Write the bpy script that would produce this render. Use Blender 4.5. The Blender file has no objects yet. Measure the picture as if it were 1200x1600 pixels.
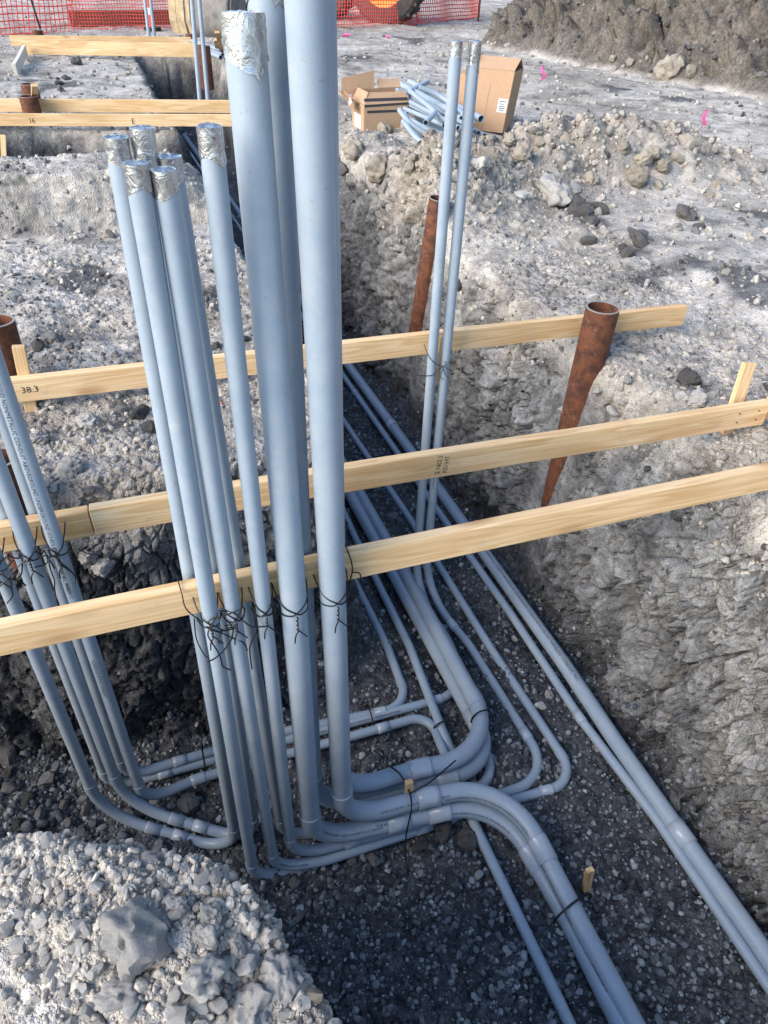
import bpy, bmesh, math, random
import numpy as np
from mathutils import Matrix, Vector

random.seed(7); rng = np.random.default_rng(11)
scn = bpy.context.scene
COL = scn.collection

# ------------------------------------------------------------------ camera
F_PX, CAM_H = 1109.0, 1.65            # focal length in photo pixels (1200x1600), height over the ground
w_ = np.array([48., 1386., 1109.]); w_ /= np.linalg.norm(w_)
y_ = np.array([0, 0, -1.]); y_ = y_ - y_.dot(w_) * w_; y_ /= np.linalg.norm(y_)
RC = np.array([np.cross(y_, w_), y_, w_]); CAM = np.array([0, 0, CAM_H])
cd = bpy.data.cameras.new('camera'); cam = bpy.data.objects.new('camera', cd); COL.objects.link(cam)
cd.sensor_fit = 'VERTICAL'; cd.sensor_height = 32.0; cd.lens = F_PX / 1600 * 32.0
cd.clip_start = .02; cd.clip_end = 2000
M4 = Matrix.Identity(4)
for i in range(3):
    for j in range(3): M4[i][j] = RC[i][j]
    M4[i][3] = CAM[i]
cam.matrix_world = M4
scn.camera = cam

# ------------------------------------------------------------------ light
SUN_EL, SUN_AZ = math.radians(32), math.radians(232)     # azimuth of the sun, clockwise from +Y
world = bpy.data.worlds.new('World'); scn.world = world; world.use_nodes = True
wn = world.node_tree.nodes; wl = world.node_tree.links
sky = wn.new('ShaderNodeTexSky'); sky.sky_type = 'NISHITA'; sky.sun_disc = False
sky.sun_elevation = SUN_EL; sky.sun_rotation = SUN_AZ; sky.altitude = 100; sky.air_density = 1.0
sky.dust_density = .5; sky.ozone_density = .6
wl.new(sky.outputs[0], wn['Background'].inputs[0]); wn['Background'].inputs[1].default_value = 0.10
sd = bpy.data.lights.new('sun', 'SUN'); sd.energy = 1.5; sd.angle = math.radians(45); sd.color = (1.0, .86, .71)
so = bpy.data.objects.new('sun', sd); COL.objects.link(so)
sdir = Vector((math.sin(SUN_AZ) * math.cos(SUN_EL), math.cos(SUN_AZ) * math.cos(SUN_EL), math.sin(SUN_EL)))
so.rotation_euler = sdir.to_track_quat('Z', 'Y').to_euler(); so.location = (-5, -5, 8)
scn.view_settings.view_transform = 'Standard'; scn.view_settings.look = 'None'
scn.view_settings.gamma = 1; scn.view_settings.use_curve_mapping = False
scn.view_settings.exposure = 1.93
scn.render.engine = 'CYCLES'

# ------------------------------------------------------------------ frame of the building site
E1 = np.array([.94, .341, 0]); E1 /= np.linalg.norm(E1)      # along the batter boards
E2 = np.array([-E1[1], E1[0], 0])                           # along the trench, away
EZ = np.array([0, 0, 1.])
def ray(px, py): return RC @ np.array([(px - 600) / F_PX, -(py - 800) / F_PX, -1.])
def P(px, py, z):
    d = ray(px, py); return CAM + d * (z - CAM_H) / d[2]
def PB(px, py, b):
    d = ray(px, py); return CAM + d * (b / (d @ E2))
def W(a, b, z): return a * E1 + b * E2 + np.array([0, 0, z])
def AB(p): return p @ E1, p @ E2
def proj(V):
    q = (np.atleast_2d(V) - CAM) @ RC
    return 600 + F_PX * q[:, 0] / -q[:, 2], 800 - F_PX * q[:, 1] / -q[:, 2], -q[:, 2]

# ------------------------------------------------------------------ noise (numpy)
def _h(ix, iy, iz, s):
    h = (ix.astype(np.uint32) * np.uint32(374761393) + iy.astype(np.uint32) * np.uint32(668265263)
         + iz.astype(np.uint32) * np.uint32(2147483647) + np.uint32(s * 974711 & 0xffffffff))
    h = (h ^ (h >> np.uint32(13))) * np.uint32(1274126177); h = h ^ (h >> np.uint32(16))
    h = h * np.uint32(2246822519); h = h ^ (h >> np.uint32(15))
    return h.astype(np.float64) / 4294967295.0
def vnoise(p, s=0):
    i = np.floor(p).astype(np.int64); f = p - i; f = f * f * f * (f * (f * 6 - 15) + 10)
    r = 0
    for dx in (0, 1):
        for dy in (0, 1):
            for dz in (0, 1):
                wgt = (f[:, 0] if dx else 1 - f[:, 0]) * (f[:, 1] if dy else 1 - f[:, 1]) * (f[:, 2] if dz else 1 - f[:, 2])
                r = r + wgt * _h(i[:, 0] + dx, i[:, 1] + dy, i[:, 2] + dz, s)
    return r * 2 - 1
def fbm(p, s=0, o=4, g=.5):
    t = 0; a = 1.
    for k in range(o):
        t = t + a * vnoise(p * 2 ** k + 17.3 * k, s + k); a *= g
    return t
def worley(p, s=0):
    i = np.floor(p).astype(np.int64)
    n = len(p); f1 = np.full(n, 9.); f2 = np.full(n, 9.); cid = np.zeros(n)
    for dx in (-1, 0, 1):
        for dy in (-1, 0, 1):
            for dz in (-1, 0, 1):
                c = i + np.array([dx, dy, dz])
                h = [_h(c[:, 0], c[:, 1], c[:, 2], s + 11 * k) for k in range(3)]
                d = np.sqrt(((c[:, 0] + h[0] - p[:, 0]) ** 2 + (c[:, 1] + h[1] - p[:, 1]) ** 2 + (c[:, 2] + h[2] - p[:, 2]) ** 2))
                m = d < f1
                f2 = np.where(m, f1, np.minimum(f2, d)); cid = np.where(m, h[0], cid); f1 = np.where(m, d, f1)
    return f1, f2, cid
def facets(p, s):
    """Worley cells, each with a flat tilted face of its own: crack distance, cell value, tilt height"""
    i = np.floor(p).astype(np.int64); n = len(p); f1 = np.full(n, 9.); f2 = np.full(n, 9.); cid = np.zeros(n); til = np.zeros(n)
    for dx in (-1, 0, 1):
        for dy in (-1, 0, 1):
            for dz in (-1, 0, 1):
                c = i + np.array([dx, dy, dz]); h = [_h(c[:, 0], c[:, 1], c[:, 2], s + 11 * k) for k in range(3)]
                w = [p[:, k] - c[:, k] - h[k] for k in range(3)]; d = np.sqrt(w[0] ** 2 + w[1] ** 2 + w[2] ** 2); m = d < f1
                g = [_h(c[:, 0], c[:, 1], c[:, 2], s + 51 + 7 * k) - .5 for k in range(3)]
                f2 = np.where(m, f1, np.minimum(f2, d)); cid = np.where(m, h[0], cid); f1 = np.where(m, d, f1)
                til = np.where(m, w[0] * g[0] + w[1] * g[1] + w[2] * g[2], til)
    return f2 - f1, cid, til, f1
def sstep(x, a, b):
    t = np.clip((x - a) / (b - a), 0, 1); return t * t * (3 - 2 * t)

# ------------------------------------------------------------------ object helpers
def tag(o, label=None, cat=None, group=None, kind=None):
    for k, v in (('label', label), ('category', cat), ('group', group), ('kind', kind)):
        if v: o[k] = v
    return o
def link(o, parent=None):
    COL.objects.link(o)
    if parent is not None: o.parent = parent
    return o
def empty(name, loc=(0, 0, 0)):
    o = bpy.data.objects.new(name, None); o.location = [float(t) for t in loc]; o.empty_display_size = .1
    return link(o)
def mk(name, V, Fc, mat, parent=None, off=None, smooth=False):
    me = bpy.data.meshes.new(name)
    V = np.asarray(V, float)
    if off is not None: V = V - np.asarray(off)
    me.from_pydata(V.tolist(), [], [list(map(int, f)) for f in Fc])
    if smooth:
        me.polygons.foreach_set('use_smooth', [True] * len(me.polygons)); me.set_sharp_from_angle(angle=math.radians(48))
    if mat: me.materials.append(mat)
    return link(bpy.data.objects.new(name, me), parent)
def big_mesh(name, V, Fc, mat, attrs=None, smooth=False):
    me = bpy.data.meshes.new(name); k = Fc.shape[1]
    me.vertices.add(len(V)); me.vertices.foreach_set('co', np.ascontiguousarray(V, np.float32).ravel())
    me.loops.add(Fc.size); me.loops.foreach_set('vertex_index', Fc.astype(np.int32).ravel())
    me.polygons.add(len(Fc)); me.polygons.foreach_set('loop_start', np.arange(0, Fc.size, k, dtype=np.int32))
    me.polygons.foreach_set('use_smooth', np.full(len(Fc), smooth))
    me.update(calc_edges=True)
    for n, v in (attrs or {}).items():
        at = me.attributes.new(n, 'FLOAT', 'POINT'); at.data.foreach_set('value', np.asarray(v, np.float32))
    me.materials.append(mat)
    return link(bpy.data.objects.new(name, me))
class MB:
    """collects shapes in world (or local) coordinates"""
    def __init__(s): s.V = []; s.F = []
    def add(s, V, Fc):
        o = len(s.V); s.V += [tuple(map(float, v)) for v in V]; s.F += [[o + i for i in f] for f in Fc]; return s
    def box(s, c, ax, ay, az):
        """c centre, ax.. half-axis vectors"""
        c, ax, ay, az = map(np.asarray, (c, ax, ay, az))
        V = [c + i * ax + j * ay + k * az for i in (-1, 1) for j in (-1, 1) for k in (-1, 1)]
        return s.add(V, [[0, 1, 3, 2], [4, 6, 7, 5], [0, 4, 5, 1], [2, 3, 7, 6], [0, 2, 6, 4], [1, 5, 7, 3]])
    def tube(s, pl, r, n=16, cap0=True, cap1=True):
        V, Fc = tube(pl, r, n, cap0, cap1); return s.add(V, Fc)
    def build(s, name, mat, parent=None, off=None, smooth=False): return mk(name, s.V, s.F, mat, parent, off, smooth)
def frames(pl):
    pl = np.asarray(pl, float); T = np.gradient(pl, axis=0); T /= np.linalg.norm(T, axis=1)[:, None] + 1e-12
    up = np.array([0, 0, 1.]) if abs(T[0][2]) < .9 else np.array([1., 0, 0])
    N = np.zeros_like(pl); n = up - up @ T[0] * T[0]; n /= np.linalg.norm(n); N[0] = n
    for i in range(1, len(pl)):
        n = n - n @ T[i] * T[i]; n /= np.linalg.norm(n); N[i] = n
    return T, N, np.cross(T, N)
def tube(pl, r, n=16, cap0=True, cap1=True):
    pl = np.asarray(pl, float); T, N, B = frames(pl); m = len(pl)
    r = np.broadcast_to(np.asarray(r, float), (m,))
    a = np.arange(n) * 2 * math.pi / n
    V = (pl[:, None, :] + r[:, None, None] * (np.cos(a)[None, :, None] * N[:, None, :] + np.sin(a)[None, :, None] * B[:, None, :])).reshape(-1, 3)
    Fc = [[i * n + j, i * n + (j + 1) % n, (i + 1) * n + (j + 1) % n, (i + 1) * n + j] for i in range(m - 1) for j in range(n)]
    if cap0: Fc.append(list(range(n))[::-1])
    if cap1: Fc.append([(m - 1) * n + j for j in range(n)])
    return V.tolist(), Fc
def hollow(pl, r, ri, n=20):
    """pipe with a bore: closed shell"""
    pl = np.asarray(pl, float); Vo, Fo = tube(pl, r, n, False, False); Vi, Fi = tube(pl, ri, n, False, False)
    m = len(pl); o = len(Vo)
    Fc = Fo + [[o + i for i in f[::-1]] for f in Fi]
    for j in range(n):
        k = (j + 1) % n
        Fc.append([k, j, o + j, o + k]); e = (m - 1) * n
        Fc.append([e + j, e + k, o + e + k, o + e + j])
    return Vo + Vi, Fc

# ------------------------------------------------------------------ materials
def newmat(name):
    m = bpy.data.materials.new(name); m.use_nodes = True
    nt = m.node_tree; return m, nt.nodes, nt.links, nt.nodes['Principled BSDF']
def ramp(N, L, fac, stops):
    r = N.new('ShaderNodeValToRGB'); e = r.color_ramp.elements
    while len(e) < len(stops): e.new(.5)
    for i, (p, c) in enumerate(stops): e[i].position = p; e[i].color = (*c, 1)
    L.new(fac, r.inputs[0]); return r.outputs[0]
def noise(N, L, vec, scale, detail=4, rough=.55, dist=0.):
    n = N.new('ShaderNodeTexNoise'); n.inputs['Scale'].default_value = scale; n.inputs['Detail'].default_value = detail
    n.inputs['Roughness'].default_value = rough; n.inputs['Distortion'].default_value = dist
    if vec is not None: L.new(vec, n.inputs['Vector'])
    return n.outputs[0]
def voro(N, L, vec, scale, feat='F1', out=0):
    n = N.new('ShaderNodeTexVoronoi'); n.feature = feat; n.inputs['Scale'].default_value = scale
    if vec is not None: L.new(vec, n.inputs['Vector'])
    return n.outputs[out]
def mix(N, L, f, a, b, mode='MIX'):
    n = N.new('ShaderNodeMix'); n.data_type = 'RGBA'; n.blend_type = mode
    for s, v in ((n.inputs[0], f), (n.inputs[6], a), (n.inputs[7], b)):
        if hasattr(v, 'is_linked') or hasattr(v, 'links'): L.new(v, s)
        elif isinstance(v, (int, float)): s.default_value = v
        else: s.default_value = (*v, 1)
    return n.outputs[2]
def mth(N, L, op, a, b=0., c=0.):
    n = N.new('ShaderNodeMath'); n.operation = op
    for s, v in zip(n.inputs, (a, b, c)):
        if hasattr(v, 'links'): L.new(v, s)
        else: s.default_value = v
    return n.outputs[0]
def bump(N, L, h, strength, dist, bsdf, prev=None):
    b = N.new('ShaderNodeBump'); b.inputs['Strength'].default_value = strength; b.inputs['Distance'].default_value = dist
    L.new(h, b.inputs['Height'])
    if prev is not None: L.new(prev, b.inputs['Normal'])
    if bsdf is not None: L.new(b.outputs[0], bsdf.inputs['Normal'])
    return b.outputs[0]
def attr(N, name):
    a = N.new('ShaderNodeAttribute'); a.attribute_name = name; return a.outputs['Fac']
def coords(N, which='Object'): return N.new('ShaderNodeTexCoord').outputs[which]
def maprange(N, L, v, a, b, c, d):
    n = N.new('ShaderNodeMapRange'); L.new(v, n.inputs[0])
    for i, t in enumerate((a, b, c, d)): n.inputs[i + 1].default_value = t
    return n.outputs[0]

def mat_soil():
    m, N, L, B = newmat('soil'); v = coords(N)
    n1 = noise(N, L, v, 2.2, 4, .6); n2 = noise(N, L, v, 26, 4, .68); n3 = noise(N, L, v, 170, 1, .7)
    pale = ramp(N, L, n2, [(.28, (.36, .338, .304)), (.48, (.485, .46, .418)), (.70, (.62, .592, .545))])
    blot = ramp(N, L, n1, [(.32, (.45, .45, .46)), (.41, (.82, .82, .82)), (.50, (1, 1, 1))])
    pale = mix(N, L, .85, pale, blot, 'MULTIPLY')
    pale = mix(N, L, .8, pale, ramp(N, L, noise(N, L, v, .55, 3, .6), [(.36, (.62, .60, .57)), (.58, (1.08, 1.08, 1.08))]), 'MULTIPLY')
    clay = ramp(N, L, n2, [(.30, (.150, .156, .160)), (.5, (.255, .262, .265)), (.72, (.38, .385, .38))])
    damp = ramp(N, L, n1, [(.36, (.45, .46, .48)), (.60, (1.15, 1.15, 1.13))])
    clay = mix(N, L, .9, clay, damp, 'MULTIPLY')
    dark = ramp(N, L, n2, [(.3, (.026, .029, .036)), (.5, (.060, .065, .074)), (.7, (.14, .144, .15))])  # dark clay and gravel, deepened to carry the trench's shading
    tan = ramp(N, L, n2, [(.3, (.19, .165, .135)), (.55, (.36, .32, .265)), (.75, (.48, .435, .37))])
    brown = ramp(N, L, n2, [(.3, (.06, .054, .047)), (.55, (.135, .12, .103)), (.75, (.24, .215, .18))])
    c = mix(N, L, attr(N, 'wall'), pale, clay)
    c = mix(N, L, attr(N, 'clay_shade'), c, dark)
    c = mix(N, L, attr(N, 'tan'), c, tan)
    c = mix(N, L, attr(N, 'heap'), c, brown)
    t = mth(N, L, 'MULTIPLY_ADD', attr(N, 'tone'), .5, .75)
    n4 = noise(N, L, v, 7.5, 2, .65)
    gr = maprange(N, L, n3, .35, .65, .75, 1.12); t = mth(N, L, 'MULTIPLY', t, gr); t = mth(N, L, 'MULTIPLY', t, maprange(N, L, n4, .36, .62, .74, 1.12))
    cc = N.new('ShaderNodeCombineColor'); [L.new(t, cc.inputs[i]) for i in range(3)]
    c = mix(N, L, 1.0, c, cc.outputs[0], 'MULTIPLY')
    L.new(c, B.inputs['Base Color']); B.inputs['Roughness'].default_value = .95
    B.inputs['Specular IOR Level'].default_value = .2
    h = mth(N, L, 'MULTIPLY_ADD', n2, .8, mth(N, L, 'MULTIPLY', n3, .34))
    h = mth(N, L, 'MULTIPLY_ADD', voro(N, L, v, 80), -.22, h)
    h = mth(N, L, 'MULTIPLY_ADD', n4, .45, h)
    bump(N, L, h, 1.0, .02, B)
    return m
def mat_stone():
    m, N, L, B = newmat('stone'); v = coords(N, 'Object')
    t = attr(N, 'tone')
    base = ramp(N, L, t, [(0, (.033, .034, .037)), (.3, (.11, .11, .112)), (.6, (.32, .302, .274)), (1, (.62, .585, .525))])
    n = noise(N, L, v, 70, 5, .65)
    sh = ramp(N, L, n, [(.32, (.66, .65, .64)), (.62, (1.1, 1.1, 1.09))])
    base = mix(N, L, attr(N, 'low_cool'), base, mix(N, L, 1., base, (.80, .92, 1.06), 'MULTIPLY'))  # gravel low in the trench is tinted cooler
    L.new(mix(N, L, 1., base, sh, 'MULTIPLY'), B.inputs['Base Color']); B.inputs['Roughness'].default_value = .92
    B.inputs['Specular IOR Level'].default_value = .25
    bump(N, L, noise(N, L, v, 150, 5, .7), .7, .004, B)
    return m
def mat_rock(name, c0, c1, scale=18):
    m, N, L, B = newmat(name); v = coords(N, 'Object')
    n = noise(N, L, v, scale, 8, .68); oi = N.new('ShaderNodeObjectInfo')
    c = ramp(N, L, n, [(.3, c0), (.68, c1)])
    r = maprange(N, L, oi.outputs['Random'], 0, 1, .72, 1.12)
    cc = N.new('ShaderNodeCombineColor'); [L.new(r, cc.inputs[i]) for i in range(3)]
    L.new(mix(N, L, 1., c, cc.outputs[0], 'MULTIPLY'), B.inputs['Base Color'])
    B.inputs['Roughness'].default_value = .93; B.inputs['Specular IOR Level'].default_value = .2
    p = bump(N, L, noise(N, L, v, scale * 2.2, 8, .75), .8, .012, None)
    bump(N, L, noise(N, L, v, 170, 3, .7), .5, .003, B, p)
    return m
def mat_pvc():
    m, N, L, B = newmat('grey_pvc'); v = coords(N); oi = N.new('ShaderNodeObjectInfo')
    n = noise(N, L, v, 7, 6, .62)
    c = ramp(N, L, n, [(.3, (.240, .310, .385)), (.55, (.275, .345, .42)), (.8, (.31, .38, .45))])
    d = noise(N, L, v, 60, 4, .75); big = noise(N, L, v, 4.5, 3, .6)
    dirt = mth(N, L, 'MULTIPLY', ramp(N, L, d, [(.50, (0, 0, 0)), (.72, (1, 1, 1))]), ramp(N, L, big, [(.42, (.06, .06, .06)), (.66, (1, 1, 1))]))
    c = mix(N, L, mth(N, L, 'MULTIPLY', dirt, .5), c, (.40, .39, .365))
    film = ramp(N, L, noise(N, L, v, 11, 4, .7, .8), [(.45, (0, 0, 0)), (.70, (1, 1, 1))])
    c = mix(N, L, mth(N, L, 'MULTIPLY', film, .16), c, (.46, .45, .43))
    sm_ = ramp(N, L, noise(N, L, v, 31, 2, .5, 2.), [(.70, (0, 0, 0)), (.76, (1, 1, 1))])
    c = mix(N, L, mth(N, L, 'MULTIPLY', sm_, .3), c, (.13, .14, .15))
    L.new(c, B.inputs['Base Color']); L.new(maprange(N, L, film, 0, 1, .36, .58), B.inputs['Roughness'])
    B.inputs['Specular IOR Level'].default_value = .45
    bump(N, L, noise(N, L, v, 25, 3, .5), .08, .004, B)
    return m
def mat_coupling():
    m, N, L, B = newmat('grey_pvc_fitting'); v = coords(N)
    L.new(ramp(N, L, noise(N, L, v, 18, 4, .6), [(.3, (.33, .390, .455)), (.7, (.39, .45, .515))]), B.inputs['Base Color'])
    B.inputs['Roughness'].default_value = .25; return m
def mat_wood():
    m, N, L, B = newmat('pine_lumber'); v = coords(N); oi = N.new('ShaderNodeObjectInfo')
    def stretched(sc, off):
        mp = N.new('ShaderNodeMapping'); L.new(v, mp.inputs[0]); mp.inputs['Scale'].default_value = sc
        sh = N.new('ShaderNodeVectorMath'); sh.operation = 'MULTIPLY_ADD'; L.new(oi.outputs['Random'], sh.inputs[0])
        sh.inputs[1].default_value = off; L.new(mp.outputs[0], sh.inputs[2]); return sh.outputs[0]
    broad = noise(N, L, stretched((.55, 13, 13), (37, 11, 23)), 1., 2, .45, .4)
    rings = mth(N, L, 'FRACT', mth(N, L, 'MULTIPLY', broad, 10.))
    rg = ramp(N, L, rings, [(0, (.62, .42, .22)), (.5, (.71, .53, .32)), (.85, (.74, .575, .365)), (1, (.62, .415, .21))])
    tint = ramp(N, L, noise(N, L, stretched((1.5, 5, 5), (5, 61, 3)), 1., 3, .55), [(.35, (.86, .78, .66)), (.62, (1.06, 1.05, 1.03))])
    c = mix(N, L, .9, rg, tint, 'MULTIPLY')
    f = noise(N, L, stretched((4, 210, 210), (3, 3, 3)), 1., 2, .6)
    c = mix(N, L, 1., c, ramp(N, L, f, [(.3, (.86, .83, .79)), (.6, (1.04, 1.03, 1.02))]), 'MULTIPLY')
    k = voro(N, L, stretched((2.0, 6.5, 6.5), (91, 7, 5)), 1.0)
    kn = maprange(N, L, k, .07, .20, 1, 0)
    c = mix(N, L, mth(N, L, 'MULTIPLY', kn, .7), c, (.33, .17, .07))
    mud = ramp(N, L, noise(N, L, v, 9, 5, .7), [(.60, (0, 0, 0)), (.74, (1, 1, 1))])
    c = mix(N, L, mth(N, L, 'MULTIPLY', mud, .38), c, (.36, .32, .27))
    L.new(c, B.inputs['Base Color']); B.inputs['Roughness'].default_value = .72; B.inputs['Specular IOR Level'].default_value = .3
    bump(N, L, f, .25, .002, B)
    return m
def mat_rust():
    m, N, L, B = newmat('rusty_steel'); v = coords(N)
    n = noise(N, L, v, 14, 8, .7, .4); n2 = noise(N, L, v, 60, 5, .75)
    c = ramp(N, L, n, [(.25, (.028, .014, .012)), (.42, (.075, .028, .017)), (.60, (.16, .056, .024)), (.8, (.07, .03, .02))])
    sp = ramp(N, L, n2, [(.60, (0, 0, 0)), (.68, (1, 1, 1))])
    c = mix(N, L, mth(N, L, 'MULTIPLY', sp, .6), c, (.36, .31, .28))
    L.new(c, B.inputs['Base Color']); B.inputs['Roughness'].default_value = .8; B.inputs['Metallic'].default_value = .1
    bump(N, L, n2, .4, .003, B); return m
def mat_tape():
    m, N, L, B = newmat('duct_tape'); v = coords(N)
    n = noise(N, L, v, 26, 4, .6, 1.2)
    L.new(ramp(N, L, n, [(.3, (.36, .37, .38)), (.7, (.56, .57, .58))]), B.inputs['Base Color'])
    B.inputs['Metallic'].default_value = .9; B.inputs['Roughness'].default_value = .27
    bump(N, L, n, .6, .008, B); return m
def mat_plain(name, c, rough=.6, metal=0., var=.15, scale=20, bmp=0.):
    m, N, L, B = newmat(name); v = coords(N); n = noise(N, L, v, scale, 6, .65)
    L.new(ramp(N, L, n, [(.3, tuple(t * (1 - var) for t in c)), (.7, tuple(min(1, t * (1 + var)) for t in c))]), B.inputs['Base Color'])
    B.inputs['Roughness'].default_value = rough; B.inputs['Metallic'].default_value = metal
    if bmp: bump(N, L, n, bmp, .01, B)
    return m
SOIL = mat_soil(); STONE = mat_stone(); PVC = mat_pvc(); FIT = mat_coupling(); WOOD = mat_wood(); RUST = mat_rust(); TAPE = mat_tape()
ROCK_PALE = mat_rock('pale_limestone', (.36, .355, .34), (.64, .63, .60)); ROCK_DARK = mat_rock('dark_clay_lump', (.045, .045, .047), (.17, .165, .158))
ROCK_TAN = mat_rock('tan_limestone', (.25, .22, .18), (.46, .42, .35)); ROCK_GREY = mat_rock('grey_stone', (.13, .13, .135), (.27, .27, .27))
INK = mat_plain('black_ink', (.018, .02, .03), .6); WIRE = mat_plain('black_wire', (.018, .018, .02), .45, .5)
CARD = mat_plain('cardboard', (.40, .265, .165), .85, 0, .07, 30); CARD_IN = mat_plain('cardboard_inner', (.34, .22, .13), .9, 0, .06, 30)
WHITE = mat_plain('white_label', (.72, .73, .74), .6, 0, .03); BLACKTAPE = mat_plain('black_tape', (.03, .03, .033), .5)
NET = mat_plain('orange_net', (.78, .10, .075), .6, 0, .12, 3); DARKSTEEL = mat_plain('dark_steel', (.03, .03, .033), .55, .4)
RUBBER = mat_plain('tyre_rubber', (.055, .048, .045), .85, 0, .35, 8, .3); YELLOW = mat_plain('yellow_paint', (.78, .27, .02), .5, 0, .12, 9)
MUDSTEEL = mat_plain('muddy_steel', (.17, .165, .155), .85, .1, .45, 4, .5); MUDTAN = mat_plain('dried_mud', (.34, .27, .17), .95, 0, .35, 6, .6)
RED = mat_plain('orange_red_plastic', (.75, .06, .03), .5); PINK = mat_plain('pink_ribbon', (.90, .12, .38), .6, 0, .08)
BROWN = mat_plain('weathered_timber', (.15, .085, .055), .85, 0, .35, 7, .3); WHITEWOOD = mat_plain('pale_timber', (.60, .57, .49), .8, 0, .08, 12)
CUT = mat_plain('cut_steel', (.34, .30, .28), .55, .4)
ORANGE = mat_plain('orange_scrap', (.75, .20, .08), .7)

# ------------------------------------------------------------------ ground
# outline of the excavation in (a, b): a along the boards, b along the trench
POLY = np.array([(2.0, -6), (2.0, .3), (2.03, 1.3), (2.06, 2.0), (2.0, 2.7), (1.995, 3.05), (2.03, 3.7), (2.04, 5.0), (1.98, 6.4), (1.95, 9), (1.9, 15.4),
                 (.75, 15.6), (.8, 9.2), (.78, 7), (.80, 5.2), (.86, 3.6), (.86, 2.8), (.74, 2.36), (.1, 2.30), (-.6, 2.34), (-1.4, 2.42), (-4.2, 2.5),
                 (-4.2, 1.45), (-1.2, 1.40), (-.74, 1.22), (-.5, 1.13), (-.24, 1.06), (-.06, .97), (.09, .83), (.20, .62), (.28, .38), (.34, .1), (.40, -6)])
def poly_sd(a, b, poly):
    d = np.full(a.shape, 1e9); ins = np.zeros(a.shape, bool); n = len(poly)
    for i in range(n):
        p, q = poly[i], poly[(i + 1) % n]; e = q - p
        t = np.clip(((a - p[0]) * e[0] + (b - p[1]) * e[1]) / (e @ e), 0, 1)
        d = np.minimum(d, (a - p[0] - t * e[0]) ** 2 + (b - p[1] - t * e[1]) ** 2)
        c = ((p[1] > b) != (q[1] > b)); x = p[0] + (b - p[1]) * e[0] / (e[1] if e[1] else 1e-9)
        ins ^= c & (a < x)
    return np.where(ins, -1, 1) * np.sqrt(d)
def n2(a, b, sc, s, o=4):
    sh = np.shape(a); a = np.ravel(a); b = np.ravel(b)
    return fbm(np.stack([a * sc, b * sc, np.full_like(a, .37 + s)], 1), s, o).reshape(sh)
def seg_d(a, b, pts):
    d = np.full(np.shape(a), 1e9); tt = np.zeros(np.shape(a))
    for i in range(len(pts) - 1):
        p, q = np.array(pts[i], float), np.array(pts[i + 1], float); e = q - p
        t = np.clip(((a - p[0]) * e[0] + (b - p[1]) * e[1]) / (e @ e), 0, 1)
        k = (a - p[0] - t * e[0]) ** 2 + (b - p[1] - t * e[1]) ** 2
        tt = np.where(k < d, i + t, tt); d = np.minimum(d, k)
    return np.sqrt(d), tt
BERM = [(2.30, 5.5), (2.9, 5.95), (3.8, 6.25), (4.8, 6.3), (5.4, 6.0)]
HEAP = [(7.0, 22), (7.9, 17.0), (8.9, 12), (9.6, 9), (10.5, 5), (12, 1)]
def heap_h(a, b):
    base = np.interp(b, [1, 5, 9.4, 11.9, 14.5, 16.7, 18.5, 22, 30], [12.4, 10.8, 9.2, 8.75, 8.1, 7.95, 8.9, 11.0, 17])
    d = a - base + .25 * n2(a, b, .5, 3, 3)
    return np.clip(d, 0, None) ** .95 * .62 * sstep(-b, -31, -24)
def G(a, b):
    g = .035 * n2(a, b, .55, 5, 3) + .012 * n2(a, b, 3.2, 9, 3)
    left = sstep(-a, -.75, -.35)
    g = g + left * (.30 * sstep(b, 5.82, 5.98) - .30 * sstep(b, 6.3, 7.6) - .16 * np.exp(-((b - 5.70) / .10) ** 2))
    d, t = seg_d(a, b, BERM)
    hh = np.interp(t, [0, 1, 2, 3, 3.5, 4], [.26, .30, .38, .42, .36, .12])
    g = g + hh * np.exp(-(d / .58) ** 2) * (1 + .30 * n2(a, b, 2.2, 21, 4))
    d2, t2 = seg_d(a, b, [(2.35, 5.5), (2.35, 7.6)])
    g = g + .18 * np.exp(-(d2 / .4) ** 2) * (1 + .5 * n2(a, b, 3, 22, 3))
    # near spoil at the photographer's feet
    g = g + .075 * np.exp(-(((a + .16) / .38) ** 2 + ((b - .80) / .22) ** 2)) * (1 + .6 * n2(a, b, 7, 31, 3))
    g = g + heap_h(a, b) * (1 + .10 * n2(a, b, 1.1, 41, 5))
    g = g + .22 * np.exp(-((a - 4.2) / 2.2) ** 2 - ((b - 17.2) / .7) ** 2) * 0
    return g
def floor_z(a, b):
    f = -1.575 + .03 * n2(a, b, 1.5, 51, 4) - .055 * np.exp(-((a - .15) / .55) ** 2 - ((b - 1.45) / .3) ** 2)
    f = f + .16 * sstep(-a, .62, 1.5) + .045 * np.clip(b - 6.5, 0, 9)
    f = f + .09 * np.exp(-((a - .55) / .2) ** 2 - ((b - .72) / .22) ** 2)
    return f
cross = np.array([(.9, 7.45), (.9, 8.65), (-.3, 8.95), (-9, 10.9), (-9, 9.2), (-.3, 7.6)])
def smax(x, y, k):
    h = np.clip(.5 + .5 * (x - y) / k, 0, 1); return y + (x - y) * h + k * h * (1 - h)

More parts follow.
